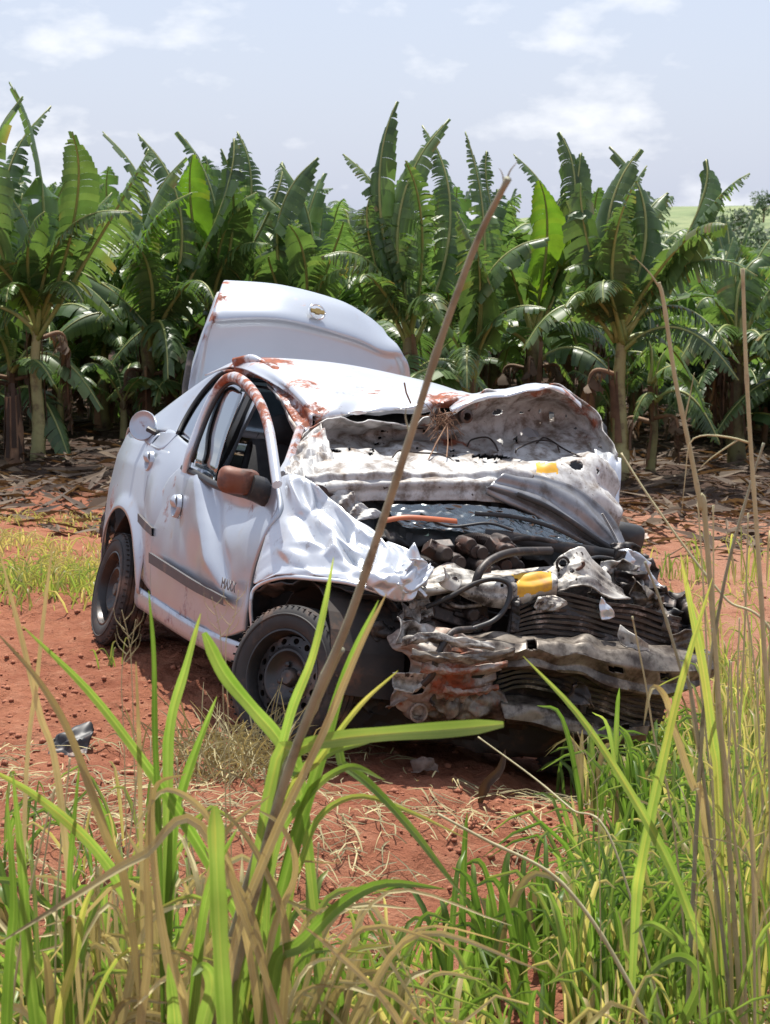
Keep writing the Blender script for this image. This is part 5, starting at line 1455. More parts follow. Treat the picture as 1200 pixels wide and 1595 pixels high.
for Y in (21.6, 23.6, 25.2, 27.0, 29.2, 31.8, 35, 39, 44):
    half = .178*Y + (3.6 if Y < 30 else 2.0)
    x = -half + rv.uniform(0, .8)
    row += 1
    while x < half:
        yy = Y + rv.uniform(-.5, .5)
        if row == 1 and abs(x) < .19*Y:              # the front row in view is planted by hand above
            x += .8
            continue
        e = empty('banana_plant', (x, yy, gz(x, yy, False)), 'banana plant in the crowded rows behind the front plants', 'banana plant', 'banana plants in the rows behind')
        s = rv.uniform(.78, 1.02) * (1 + .010*(Y-24))
        if x > .118*yy:
            s *= .80                                     # the rows drop away on the right
        sme, dme = STEMS[rv.randrange(4)]
        hs = s*rv.uniform(.9, 1.15)
        for me_, nm in ((sme, 'stem'), (dme, 'dry_sheath')):
            o = leaf_obj(me_, e, nm)
            o.scale = (s, s, hs)
        nl = rv.randint(13, 16) if row < 7 else 11
        a0 = rv.uniform(0, 6.28)
        for k in range(nl):
            el, me_ = VAR[rv.randrange(len(VAR))]
            leaf_obj(me_, e, 'leaf', (0, 0, 1.33*hs - .04*k), (rv.gauss(0, .08), rv.gauss(0, .1), a0 + k*2.4 + rv.gauss(0, .2)), s*rv.uniform(.9, 1.1))
        for k in range(rv.randint(2, 4)):
            leaf_obj(DRY[rv.randrange(3)], e, 'dry_leaf', (0, 0, 1.2*hs), (0, 0, rv.uniform(0, 6.28)), s)
        x += rv.uniform(1.2, 1.7) if row < 6 else rv.uniform(1.1, 1.5)
# suckers low between the stems
for k in range(14):
    px = rv.uniform(60, 1180)
    Y = rv.uniform(21.5, 25)
    p = at(px, 700, Y)
    e = empty('banana_sucker', (p.x, Y, gz(p.x, Y, False)), 'low leafy banana sucker in the shade between the stems', 'banana plant', 'banana suckers in the shade')
    mb = MB(); mb.tube([V((0, 0, -.02)), V((.01, 0, .25)), V((0, 0, .5))], [.045, .035, .025], 8); mb.obj('stem', M['stem'], e, smooth=60)
    for q in range(5):
        el, me_ = VAR[rv.randrange(len(VAR))]
        leaf_obj(me_, e, 'leaf', (0, 0, .42), (0, 0, q*1.35+rv.uniform(0, .5)), rv.uniform(.35, .55))

# ------------------------------------------------------------------ far hill and its trees
hm = pm('hill_scrub', (.15, .20, .075), (.22, .25, .11), .08, rough=.9, bump=.4, bscale=.6, dirt=(.06, .10, .03), dirt_amt=.6, dscale=.15)
mb = MB()
mb.grid([[V((x, y, -2 + 7.0*sm(160, 300, y)*(.35+.65*sm(-20, 60, x)) + (1.0*noise.noise(V((x*.02, y*.02, 0)))))) for x in [-140 + 10*i for i in range(45)]] for y in [150 + 12*j for j in range(24)]])
tag(mb.obj('hill', hm, smooth=180), kind='structure')
M['bush'] = leafmat('scrub_leaf', [(0, (.025, .05, .018)), (.5, (.045, .085, .027)), (1, (.075, .12, .04))], trans=.15, rough=.6)
def bush(x, y, w, h, rnd, label, name, cat, trunk=True, n=700, group=None, leaf=.07):
    e = empty(name, (x, y, gz(x, y, False) if y < 150 else 0), label, cat, group)
    mb = MB()
    blobs = [(rnd.gauss(0, w*.3), rnd.gauss(0, w*.3), h*rnd.uniform(.35, .85), w*rnd.uniform(.22, .42)) for _ in range(9)]
    for k in range(n):
        bx, by, bz, br = blobs[rnd.randrange(9)]
        d = V((rnd.gauss(0, 1), rnd.gauss(0, 1), rnd.gauss(0, 1))).normalized()*br*rnd.uniform(.55, 1.05)
        c = V((bx, by, bz)) + d
        a = V((rnd.gauss(0, 1), rnd.gauss(0, 1), rnd.gauss(0, 1))).normalized()*leaf*rnd.uniform(.6, 1.4)*max(w, h)
        b = a.orthogonal().normalized()*a.length*.6
        mb.add([c-a, c+b, c+a, c-b], [(0, 1, 2, 3)], cv=[min(1, max(0, rnd.gauss(.5, .2)))]*4)
    mb.obj('crown', M['bush'], e)
    mb = MB()
    mb.tube([V((0, 0, -.3)), V((.03*w, 0, h*.3)), V((0, .02*w, h*.62))], [w*.05, w*.04, w*.02], 7)
    for k in range(5):
        bx, by, bz, br = blobs[k]
        mb.tube([V((0, 0, h*.3)), V((bx*.5, by*.5, h*.45)), V((bx, by, bz))], [w*.025, w*.018, w*.008], 5)
    mb.obj('trunk', M['sheath'], e, smooth=60)
    return e
rb = random.Random(5)
p = at(1190, 318, 230); e = bush(p.x, 230, 2.2, 2.8, rb, 'lone tree on the distant hilltop at the right edge', 'hill_tree', 'tree', leaf=.05); e.location.z = p.z - 1.6
for k, (px, py, Y, w, h) in enumerate([(1150, 340, 240, 3, 2), (1180, 372, 200, 3.4, 2.2), (1125, 352, 200, 3, 2), (1160, 395, 140, 2.4, 1.8), (1196, 405, 120, 2.2, 1.6), (1130, 392, 150, 2.4, 1.8)]):
    p = at(px, py, Y)
    e = bush(p.x, Y, w, h, rb, 'rounded scrub bush on the far green slope', 'scrub_bush', 'bush', n=420, group='scrub on the far slope')
    e.location.z = p.z - h*.7
# undergrowth at the right edge, under the hill
for k, (px, py, Y, w, h) in enumerate([(1130, 540, 25.5, 1.1, 1.3), (1190, 600, 24.0, .9, 1.0), (1110, 640, 24.6, .8, .8)]):
    p = at(px, py, Y)
    e = bush(p.x, Y, w, h, rb, ['leafy green bush high between banana stems at the right', 'leafy green bush low at the right edge', 'smallest leafy green bush between the right hand banana stems'][k], 'leafy_bush', 'bush', n=900)

# ------------------------------------------------------------------ leaf litter on the plantation floor
rl_ = random.Random(31)
mb = MB()
for k in range(6800):
    Y = rl_.uniform(17.2, 30) if k > 1400 else rl_.uniform(15.2, 18.5)
    x = rl_.uniform(-.25, .25)*Y
    if Y < 17.5 and not (x > .10*Y or x < -.10*Y) : continue
    z = gz(x, Y, False) + rl_.uniform(.0, .05)
    a = rl_.uniform(0, 6.28); l_ = rl_.uniform(.03, .05) if rl_.random() < .5 else rl_.uniform(.06, .32); w = min(.035, l_*rl_.uniform(.06, .25))
    d = V((math.cos(a), math.sin(a), rl_.gauss(0, .18)))*l_; s = V((-math.sin(a), math.cos(a), rl_.gauss(0, .3)))*w
    c = V((x, Y, z+.01))
    cvv = rl_.random()
    mb.add([c-d, c-d*.1+s, c+d, c+d*.1-s+V((0, 0, .02))], [(0, 1, 2, 3)], cv=[cvv]*4)
tag(mb.obj('leaf_litter', M['dryleaf']), 'dry brown leaf litter on the plantation floor', 'leaf litter', kind='stuff')

# ------------------------------------------------------------------ grass, stalks, litter and debris
GREEN = [(0, (.05, .10, .020)), (.35, (.11, .195, .036)), (.6, (.20, .285, .078)), (.8, (.32, .325, .095)), (.92, (.40, .34, .15)), (1, (.46, .39, .23))]
M['grass'] = leafmat('grass_blade', GREEN, trans=.46, rough=.42, tcol=(1.0, 1.05, .55), orand=.1)
M['straw'] = leafmat('dry_grass', [(0, (.17, .145, .075)), (.5, (.35, .305, .145)), (1, (.55, .49, .26))], trans=.2, rough=.7, tcol=(1, .9, .6), orand=.12)
M['cane'] = pm('dry_cane', (.31, .305, .20), (.20, .195, .125), 7, rough=.6, dirt=(.085, .065, .042), dirt_amt=.4, dscale=9, bump=.3, bscale=30)
M['reed'] = pm('pale_dry_reed', (.47, .43, .24), (.37, .335, .18), 9, rough=.65, dirt=(.2, .13, .08), dirt_amt=.3, dscale=12, obj_rand=.15)

def blade(mb, pts, w, rnd, cv=.4, cvtip=None, fold=.35, twist=0.0, n=16, blunt=False, facing=None, nw=5):
    """one long grass blade, creased along its midrib"""
    C = curve(pts, n)
    vs_, cvs = [], []
    ph = rnd.uniform(0, 6)
    vein = [rnd.uniform(-.11, .09) for _ in range(nw)]
    vein[nw//2] = .16 if cv < .8 else 0
    for i in range(n):
        t = i/(n-1)
        T = (C[min(i+1, n-1)] - C[max(i-1, 0)]).normalized()
        s = T.cross(facing if facing else V((0, -1, .25)))
        if s.length < .1: s = V((1, 0, 0))
        s.normalize()
        s = Matrix.Rotation(twist*(t-.3), 3, T) @ s
        nn = s.cross(T)
        ww = w*.5*min(1, .45 + t*2.2)*((1 - t**3.0)**.75 if not blunt else min(1, .35 + 9*(1-t)))*(1 + .07*math.sin(t*23 + ph)) + .0006
        c = cv if cvtip is None else lerp(cv, cvtip, sm(.45, 1, t))
        c += .05*math.sin(t*17 + ph*2)
        for k in range(nw):                      # parallel veins and a pale midrib
            f = 2*k/(nw-1) - 1
            vs_.append(C[i] + s*ww*f + nn*ww*fold*abs(f))
            cvs.append(min(1, max(0, c + vein[k])))
    fs = []
    for i in range(n-1):
        for k in range(nw-1):
            fs.append((i*nw+k, i*nw+k+1, (i+1)*nw+k+1, (i+1)*nw+k))
    mb.add(vs_, fs, 0, cv=cvs)

def tuft(label, blades, seed, name='grass_tuft'):
    """blades: ([(px, py, Y), ...] from root to tip, width in m, colour value, tip value, material, opts)"""
    rnd = random.Random(seed)
    roots = [at(*b[0][0]) for b in blades]
    cx_ = sum(p.x for p in roots)/len(roots); cy_ = sum(p.y for p in roots)/len(roots)
    o_ = V((cx_, cy_, gz(cx_, cy_)))
    e = empty(name, o_, label, 'grass')
    for pts, w, cv, cvt, mt_, op in blades:
        P = [at(*p) for p in pts]
        r = P[0]
        # carry the blade on down to the soil
        d = (P[0]-P[1]).normalized()
        gzr = gz(r.x, r.y)
        if r.z > gzr + .02:
            h = r.z - gzr
            b = V((r.x + d.x*h*.35, r.y + d.y*h*.35, 0)); b.z = gz(b.x, b.y) - .02
            P = [b] + P
        mb = MB()
        blade(mb, [p - o_ for p in P], w, rnd, cv + (.28 if mt_ == D_ else 0), cvt, n=26, nw=11, **op)
        mb.obj('blade', M[mt_], e, smooth=16)
    return e
G_, D_ = 'grass', 'straw'
def px(Y0, Y1, *p):
    n = len(p)
    return [(a, b, lerp(Y0, Y1, i/(n-1))) for i, (a, b) in enumerate(p)]
tuft('long green blades arching left across the red soil at lower left', [
    (px(4.9, 4.4, (430, 1540), (380, 1440), (300, 1300), (230, 1195), (140, 1078), (35, 975)), .028, .42, .55, G_, {}),
    (px(4.8, 4.3, (215, 1450), (190, 1380), (140, 1312), (60, 1242), (-20, 1195)), .028, .55, .72, G_, {}),
    (px(4.6, 4.5, (248, 1300), (242, 1150), (240, 1020), (232, 920)), .013, .25, .4, G_, {}),
    (px(4.8, 4.6, (262, 1250), (266, 1130), (290, 1040), (313, 955)), .024, .48, .6, G_, {}),
    (px(4.8, 4.6, (270, 1300), (285, 1230), (305, 1170), (338, 1085)), .024, .35, .45, G_, {}),
], 1)
tuft('broad pale blade standing upright at bottom left with folded blades', [
    (px(4.0, 3.9, (352, 1620), (344, 1480), (338, 1360), (334, 1255)), .030, .50, .58, G_, {'blunt': True, 'twist': .5}),
    (px(4.7, 4.5, (470, 1240), (440, 1160), (395, 1105), (350, 1050), (318, 985)), .028, .52, .45, G_, {'blunt': True}),
    (px(4.2, 4.1, (275, 1640), (270, 1560), (262, 1500)), .030, .55, .5, G_, {}),
    (px(4.2, 4.1, (310, 1640), (330, 1540), (318, 1505), (300, 1520)), .030, .5, .45, G_, {}),
    (px(4.5, 4.4, (420, 1640), (430, 1500), (470, 1470), (530, 1410), (600, 1376), (695, 1385)), .032, .34, .3, G_, {}),
    (px(4.5, 4.3, (300, 1640), (310, 1480), (330, 1370), (370, 1290)), .022, .4, .5, G_, {}),
    (px(4.4, 4.3, (60, 1640), (45, 1500), (35, 1350), (20, 1200)), .026, .36, .45, G_, {}),
    (px(4.5, 4.4, (10, 1640), (15, 1500), (22, 1400), (10, 1230)), .024, .3, .4, G_, {}),
    (px(4.6, 4.5, (110, 1600), (105, 1500), (110, 1350), (125, 1180)), .018, .3, .4, G_, {}),
], 2)
tuft('bright blades crossing in front of the near front wheel', [
    (px(4.6, 4.3, (420, 1300), (432, 1200), (455, 1105), (485, 1030), (505, 950), (520, 868)), .020, .58, .66, G_, {}),
    (px(4.7, 4.5, (425, 1480), (455, 1330), (500, 1180), (540, 1045), (590, 935)), .030, .38, .45, G_, {}),
    (px(4.5, 4.2, (420, 1230), (465, 1168), (520, 1152), (600, 1143), (700, 1136), (785, 1128)), .030, .55, .5, G_, {'blunt': True, 'fold': .2}),
    (px(4.6, 4.5, (430, 1260), (470, 1200), (520, 1170), (580, 1155)), .022, .5, .55, G_, {}),
    (px(4.6, 4.4, (430, 1290), (500, 1180), (560, 1100), (620, 1045)), .013, .68, .8, G_, {}),
    (px(4.7, 4.5, (500, 1180), (535, 1192), (580, 1225), (640, 1290), (690, 1355), (725, 1400)), .020, .42, .5, G_, {}),
    (px(4.7, 4.5, (420, 1360), (470, 1250), (540, 1195), (600, 1215)), .020, .5, .5, G_, {}),
    (px(4.7, 4.6, (450, 1420), (470, 1340), (500, 1270), (560, 1240), (640, 1265), (730, 1308)), .014, .66, .85, G_, {}),
], 3)
tuft('yellow green blades leaning over the bumper beam on the right', [
    (px(5.3, 5.0, (1110, 1520), (1080, 1440), (1040, 1340), (970, 1215), (900, 1112), (815, 1022)), .024, .58, .68, G_, {}),
    (px(5.3, 5.0, (990, 1420), (1000, 1340), (1030, 1195), (1062, 1060), (1110, 900)), .026, .62, .75, G_, {}),
    (px(5.4, 5.2, (1095, 1260), (1080, 1225), (1052, 1140), (1036, 1085), (1015, 1072), (1003, 1130)), .018, .5, .3, D_, {}),
    (px(5.4, 5.2, (1120, 1250), (1110, 1150), (1095, 1040), (1075, 940), (1060, 860)), .024, .70, .75, G_, {}),
    (px(5.3, 5.2, (1040, 1640), (1090, 1530), (1060, 1490), (1010, 1520), (990, 1600)), .026, .5, .5, G_, {}),
    (px(5.4, 5.2, (1080, 1500), (1020, 1440), (985, 1455)), .02, .52, .5, G_, {}),
], 4)
tuft('grey brown withered blades drooping at lower left', [
    (px(4.5, 4.3, (200, 1400), (165, 1300), (112, 1150), (60, 1060), (-5, 985)), .018, .10, .15, D_, {'twist': .6}),
    (px(4.6, 4.5, (95, 1245), (62, 1110), (32, 985), (0, 860)), .014, .6, .7, D_, {}),
    (px(4.6, 4.5, (40, 1240), (58, 1060), (72, 930), (84, 838)), .009, .75, .8, D_, {}),
    (px(4.3, 4.2, (330, 1310), (220, 1335), (120, 1395), (-10, 1475)), .018, .25, .3, D_, {'twist': .8}),
    (px(4.4, 4.3, (215, 1640), (232, 1480), (228, 1340), (236, 1210)), .018, .2, .3, D_, {'twist': 1.2}),
    (px(4.4, 4.3, (290, 1640), (262, 1500), (240, 1350), (240, 1230), (290, 1205)), .018, .35, .5, D_, {'twist': 1.0}),
    (px(4.6, 4.5, (218, 1200), (216, 1130), (212, 1030)), .009, .6, .6, D_, {}),
    (px(4.5, 4.4, (90, 1600), (120, 1480), (130, 1420), (150, 1370)), .018, .8, .75, G_, {}),
    (px(4.4, 4.3, (430, 1640), (400, 1450), (365, 1370), (350, 1340)), .014, .3, .4, D_, {'twist': 1.}),
], 5)
tuft('dry straw blades tangled at the base of the leaning cane', [
    (px(4.4, 4.3, (360, 1500), (420, 1320), (500, 1150), (560, 1010), (602, 925)), .018, .3, .55, D_, {}),
    (px(4.5, 4.3, (400, 1560), (370, 1400), (330, 1280), (260, 1230), (210, 1290)), .016, .4, .5, D_, {}),
    (px(4.5, 4.4, (420, 1480), (460, 1360), (440, 1290), (400, 1260)), .014, .35, .4, D_, {'twist': 1}),
    (px(4.5, 4.4, (440, 1600), (445, 1450), (400, 1330), (340, 1250)), .018, .2, .3, D_, {'twist': 1}),
    (px(4.5, 4.4, (640, 1640), (600, 1560), (520, 1480), (470, 1440)), .014, .5, .6, D_, {}),
    (px(4.5, 4.4, (300, 1560), (320, 1400), (350, 1300), (420, 1240)), .016, .3, .6, D_, {}),
], 6)

def upright_tuft(label, pxc, pyc, n, hmin, hmax, w, seed, spread=.10, tilt=.25, cv=(.2, .5), name='grass_tuft'):
    """tuft rooted on the soil at the given spot"""
    rnd = random.Random(seed)
    lo, hi = 3., 14.
    for _ in range(40):                                  # where the view ray meets the soil
        Y = (lo+hi)/2
        p = at(pxc, pyc, Y)
        if p.z > gz(p.x, p.y): lo = Y
        else: hi = Y
    p.z = gz(p.x, p.y)
    e = empty(name, p, label, 'grass')
    for k in range(n):
        a = rnd.uniform(0, 6.28); r = rnd.random()*spread
        b = V((math.cos(a)*r, math.sin(a)*r, 0)); b.z = gz(p.x+b.x, p.y+b.y) - p.z - .01
        h = rnd.uniform(hmin, hmax)*(.6 if rnd.random() < .25 else 1)
        ln = V((rnd.gauss(0, tilt), rnd.gauss(0, tilt), 0))*h
        P = [b, b + V((ln.x*.25, ln.y*.25, h*.45)), b + V((ln.x*.6, ln.y*.6, h*.8)), b + V((ln.x*1.1, ln.y*1.1, h*(1 - .5*min(1, ln.length/h))))]
        mb = MB()
        dry = rnd.random() < .12
        blade(mb, P, w*rnd.uniform(.7, 1.2), rnd, rnd.uniform(*cv), rnd.uniform(*cv)+.1, n=12, facing=V((rnd.gauss(0, .6), -1, .2)))
        mb.obj('blade', M['straw' if dry else 'grass'], e, smooth=180)
    return e
upright_tuft('dense dark green tuft in the bottom centre of the verge', 770, 1580, 34, .30, .62, .024, 21, .20, .22, (.12, .42))
upright_tuft('green tuft right of the dense dark centre tuft', 850, 1500, 22, .22, .48, .020, 22, .14, .22, (.12, .42))
upright_tuft('green tuft below the bright blades near the leaning cane', 620, 1590, 20, .25, .45, .020, 23, .18, .3, (.2, .5))
upright_tuft('small green tuft in front of the lower crossmember', 905, 1260, 14, .18, .34, .018, 24, .10, .25, (.25, .5))
upright_tuft('tall green tuft under the far end of the bumper beam', 985, 1330, 30, .30, .62, .020, 25, .20, .22, (.2, .5))
upright_tuft('leafy green tuft at the bottom right corner', 1060, 1560, 34, .30, .55, .022, 26, .24, .3, (.2, .5))
upright_tuft('thick green tuft at the right edge below the reeds', 1150, 1430, 34, .35, .62, .020, 27, .25, .25, (.2, .55))
upright_tuft('green tuft at the far left bottom corner', 40, 1590, 22, .35, .6, .022, 28, .16, .25, (.2, .5))
upright_tuft('green tuft between the broad pale blade and the leaning cane', 420, 1590, 22, .3, .5, .020, 29, .2, .3, (.25, .6))
upright_tuft('green tuft beside the broad pale blade at bottom left', 200, 1590, 22, .3, .55, .020, 30, .2, .3, (.25, .6))
upright_tuft('small tuft at the foot of the rear wheel', 172, 1040, 8, .08, .17, .008, 31, .07, .4, (.4, .7))
upright_tuft('small yellowish tuft behind the reeds right of the wreck', 1085, 905, 16, .15, .38, .012, 32, .12, .3, (.5, .8))
upright_tuft('yellowish tuft at the right edge behind the reeds', 1165, 900, 18, .2, .45, .012, 33, .16, .3, (.55, .85))
upright_tuft('lone small green tuft on pale soil right of the wreck', 1040, 860, 9, .10, .22, .010, 34, .06, .35, (.4, .7))

def near_tuft(label, pxc, Y, n, hmin, hmax, w, seed, dryf, spread=.12, tilt=.3, cv=(.3, .75)):
    rnd = random.Random(seed)
    x = (pxc-600)/F*Y
    p = V((x, Y, gz(x, Y)))
    e = empty('grass_tuft', p, label, 'grass')
    for k in range(n):
        a = rnd.uniform(0, 6.28); r = rnd.random()*spread
        b = V((math.cos(a)*r, math.sin(a)*r, -.01))
        h = rnd.uniform(hmin, hmax)
        ln = V((rnd.gauss(0, tilt), rnd.gauss(0, tilt*.7), 0))*h
        kink = rnd.random() < .3
        P = [b, b + V((ln.x*.25, ln.y*.25, h*.45)), b + V((ln.x*.6, ln.y*.6, h*.8)), b + V((ln.x*1.3, ln.y*1.1, h*(.45 if kink else 1 - .45*min(1, ln.length/h))))]
        mb = MB()
        dry = rnd.random() < dryf
        c = rnd.uniform(.3, 1) if dry else rnd.uniform(*cv)
        blade(mb, P, w*rnd.uniform(.5, 1.2), rnd, c, min(1, c + (.1 if dry else rnd.uniform(0, .35))), n=16, facing=V((rnd.gauss(0, .6), -1, .2)), twist=rnd.gauss(0, 1.0 if dry else .3), nw=7)
        mb.obj('blade', M['straw' if dry else 'grass'], e, smooth=16)
near_tuft('half dry tuft at the very bottom left, straw blades mixed with green', 90, 4.7, 26, .35, .75, .020, 51, .5)
near_tuft('straw coloured tuft at the bottom left between two green tufts', 190, 4.9, 34, .35, .75, .016, 52, .9)
near_tuft('withered tuft round the foot of the leaning cane', 370, 4.7, 40, .35, .8, .016, 53, .85)
near_tuft('mixed tuft just right of the foot of the leaning cane', 480, 4.8, 24, .3, .65, .020, 54, .45)
near_tuft('yellow green tuft at the bottom, left of the dense dark tuft', 600, 5.0, 22, .25, .5, .018, 55, .4)
near_tuft('sparse dry tuft at the far right edge under the tallest reed', 1195, 5.4, 16, .5, .95, .010, 56, .6, .16, .16)
near_tuft('yellowing tall tuft in the middle of the reed thicket', 1160, 6.0, 20, .45, .9, .011, 57, .4, .2, .18, (.5, .85))
near_tuft('sparse tall tuft behind the yellow green blades over the beam', 1105, 6.6, 12, .4, .7, .010, 59, .4, .12, .2, (.35, .8))
# ---- single stalks
def stalk(name, label, pts, w0, w1, mat, nodes=0, extra=None, cat='stalk', group=None):
    P = [at(*p) for p in pts]
    b = P[0]
    g = gz(b.x, b.y)
    if b.z > g + .02:
        d = (P[0]-P[1]).normalized(); h = b.z-g
        q = V((b.x+d.x*h*.5, b.y+d.y*h*.5, 0)); q.z = gz(q.x, q.y)-.02
        P = [q] + P
    o_ = P[0].copy()
    e = empty(name, o_, label, cat, group)
    n = 60
    C = curve([p-o_ for p in P], n)
    mb = MB()
    rad = []
    for i in range(n):
        t = i/(n-1)
        r = lerp(w0, w1, t)/2
        if nodes:
            f = t*nodes
            r *= 1 + .28*math.exp(-((f-round(f))/.05)**2)
        rad.append(r)
    mb.tube(C, rad, 8)
    mb.obj('stem', M[mat], e, smooth=180)
    for pts2, w in (extra or []):
        mb = MB()
        mb.tube(curve([at(*p)-o_ for p in pts2], 14), [w/2*(1-.06*i) for i in range(14)], 6)
        mb.obj('twig', M[mat], e, smooth=180)
    return e
stalk('cane_stalk', 'thick brown cane stalk leaning across the front of the wreck', px(4.6, 4.0, (355, 1590), (390, 1420), (432, 1255), (482, 1110), (540, 975), (592, 825), (636, 690), (690, 520), (745, 372), (792, 278)), .024, .011, 'cane', 9, [(px(4.02, 4.0, (788, 290), (794, 268), (806, 252)), .005), (px(4.02, 4.0, (786, 292), (783, 272), (778, 262)), .004), (px(4.3, 4.3, (590, 832), (604, 800), (606, 770)), .006), (px(4.2, 4.2, (640, 682), (632, 650), (634, 630)), .005)])
stalk('cane_stalk', 'second brown cane stalk beside the leaning one, ending at the front wheel', px(4.65, 4.4, (330, 1600), (380, 1400), (430, 1240), (480, 1120), (530, 1010)), .024, .018, 'cane', 6)
stalk('dry_reed', 'pale thin reed slanting down from the corner of the bonnet', px(5.6, 5.9, (1230, 1040), (1130, 932), (1070, 856), (1010, 772), (968, 706)), .008, .005, 'reed', 4)
stalk('dry_reed', 'pale reed bent over the centre green tuft', px(5.2, 5.4, (1005, 1590), (960, 1495), (905, 1410), (850, 1355), (760, 1310), (682, 1268)), .013, .007, 'reed', 5)
stalk('dry_reed', 'thin white reed lying towards the lower crossmember', px(5.6, 6.0, (955, 1315), (890, 1260), (830, 1210), (745, 1148)), .007, .004, 'reed', 3)
stalk('dry_reed', 'tall forked tan reed right of the bonnet', px(5.4, 5.4, (1102, 850), (1092, 790), (1075, 700), (1052, 590), (1034, 470), (1026, 440)), .014, .009, 'reed', 5, [(px(5.4, 5.4, (1030, 452), (1012, 425), (990, 402)), .006), (px(5.4, 5.4, (1066, 655), (1074, 620), (1082, 580)), .006)])
stalk('dry_reed', 'tallest straight tan reed near the right edge', px(5.3, 5.3, (1200, 1180), (1190, 1000), (1180, 840), (1170, 700), (1162, 560), (1157, 418)), .013, .009, 'reed', 5, [(px(5.3, 5.3, (1168, 690), (1140, 682), (1100, 678), (1075, 690), (1068, 740), (1062, 800)), .006), (px(5.3, 5.3, (1150, 685), (1110, 712), (1090, 730)), .005)])
stalk('dry_reed', 'brown slanting reed tip crossing the radiator end', px(5.4, 5.4, (1085, 1130), (1060, 1040), (1030, 940), (1005, 875)), .010, .006, 'cane', 3)
stalk('dry_reed', 'dark upright reed crossing the yellow blades on the right', px(5.4, 5.4, (1090, 1200), (1100, 1080), (1130, 900), (1165, 770), (1190, 690)), .012, .006, 'cane', 4)
stalk('dry_reed', 'thin pale reed rising from the front of the bumper beam', px(5.5, 5.5, (1050, 1290), (1020, 1150), (1005, 1060), (985, 960)), .006, .004, 'reed', 3)
for k in range(14):
    r = random.Random(200+k)
    x0 = r.uniform(1110, 1225); Y = r.uniform(5.2, 6.6)
    top_ = r.uniform(780, 1120)
    x1 = x0 + r.uniform(-60, 45)
    stalk('dry_reed', 'thin dry reed in the thicket along the right edge', px(Y, Y, (x0, 1420), (lerp(x0, x1, .3)+r.uniform(-8, 8), 1280), (lerp(x0, x1, .7)+r.uniform(-8, 8), lerp(1280, top_, .6)), (x1, top_)), r.uniform(.006, .011), .004, 'reed', 5, group='reeds in the thicket at the right edge')
for k in range(16):
    r = random.Random(300+k)
    x0 = r.uniform(-20, 520); Y = r.uniform(4.6, 6.0)
    top_ = r.uniform(1180, 1420)
    x1 = x0 + r.uniform(-90, 90)
    stalk('dry_reed', 'thin dry stem among the blades at bottom left', px(Y, Y, (x0, 1610), (lerp(x0, x1, .5)+r.uniform(-15, 15), lerp(1610, top_, .5)), (x1, top_)), r.uniform(.005, .009), .004, 'reed', 3, group='dry stems at bottom left')
# fine seed heads
for k, (x0, y0, x1, y1) in enumerate([(345, 1010, 330, 930), (352, 1005, 372, 920), (190, 1050, 212, 965), (205, 1040, 190, 950), (1085, 1400, 1128, 1290), (930, 1240, 900, 1140)]):
    Y = 5.0
    e = stalk('seed_head', ['fine pale seed head over the door moulding', 'fine pale seed head nearest the front wheel arch', 'fine seed head beside the rear wheel', 'second fine seed head touching the rear wheel', 'fine pale seed head in the right hand grass', 'fine seed head in front of the radiator'][k], px(Y, Y, (x0+5, y0+160), (x0, y0), ((x0+x1)/2+3, (y0+y1)/2), (x1, y1)), .003, .0015, 'reed', 0, [(px(Y, Y, (lerp(x0, x1, t), lerp(y0, y1, t)), (lerp(x0, x1, t)+s*14, lerp(y0, y1, t)-16), (lerp(x0, x1, t)+s*18, lerp(y0, y1, t)-34)), .002) for t, s in ((.2, 1), (.35, -1), (.5, 1), (.65, -1), (.8, 1))], cat='grass')

# ---- uncountable grass: right-hand stand, verge bottom, strip on the left bank
def field(name, label, n, sampler, hr, w, cvr, seed, mat='grass', tilt=.35, dryf=0.0, nseg=7, droop=.5):
    rnd = random.Random(seed)
    mb = MB()
    for k in range(n):
        s = sampler(rnd)
        if s is None: continue
        x, y, hs = s
        h = rnd.uniform(*hr)*hs
        b = V((x, y, gz(x, y) - .015))
        ln = V((rnd.gauss(0, tilt), rnd.gauss(0, tilt), 0))*h
        P = [b, b + V((ln.x*.25, ln.y*.25, h*.5)), b + V((ln.x*.65, ln.y*.65, h*.85)), b + V((ln.x*1.15, ln.y*1.15, h*(1 - droop*min(1, ln.length/h))))]
        c = rnd.uniform(*cvr)
        if rnd.random() < dryf: c = rnd.uniform(.88, 1)
        blade(mb, P, w*rnd.uniform(.6, 1.25), rnd, c, min(1, c+.12), n=nseg, facing=V((rnd.gauss(0, .7), -1, .2)))
    return tag(mb.obj(name, M[mat], smooth=180), label, 'grass', kind='stuff')
def right_stand(r):
    y = r.uniform(5.6, 9.5)
    lo = .085*y + .12*(y-5.6)/4
    x = lo + abs(r.gauss(0, .28)) if r.random() < .5 else r.uniform(lo, .25*y+.1)
    d = noise.noise(V((x*2.2, y*2.2, 5)))
    if d < -.15: return None
    return x, y, (1 if y < 7.6 else .6)
field('verge_grass', 'dense green and yellow grass stand along the right side', 2700, right_stand, (.18, .55), .014, (.15, .62), 61, tilt=.28, dryf=.22)
def bottom_verge(r):
    y = r.uniform(4.5, 7.0); x = r.uniform(-.27, .25)*y
    d = noise.noise(V((x*1.8, y*1.8, 9)))
    if d < .02 and y > 5.6: return None
    if -.09*y < x < .10*y and y > 6.5: return None
    return x, y, 1
field('verge_grass', 'low mixed grass along the bottom of the verge', 950, bottom_verge, (.10, .36), .013, (.15, .6), 62, tilt=.45, dryf=.3)
def left_bank(r):
    p = at(r.uniform(-30, 200), 700, 14)
    y = r.uniform(12.2, 16.5); x = r.uniform(-.23, -.115)*y
    if noise.noise(V((x*1.5, y*1.1, 2))) < -.05: return None
    return x, y, .6 if y > 14 else 1
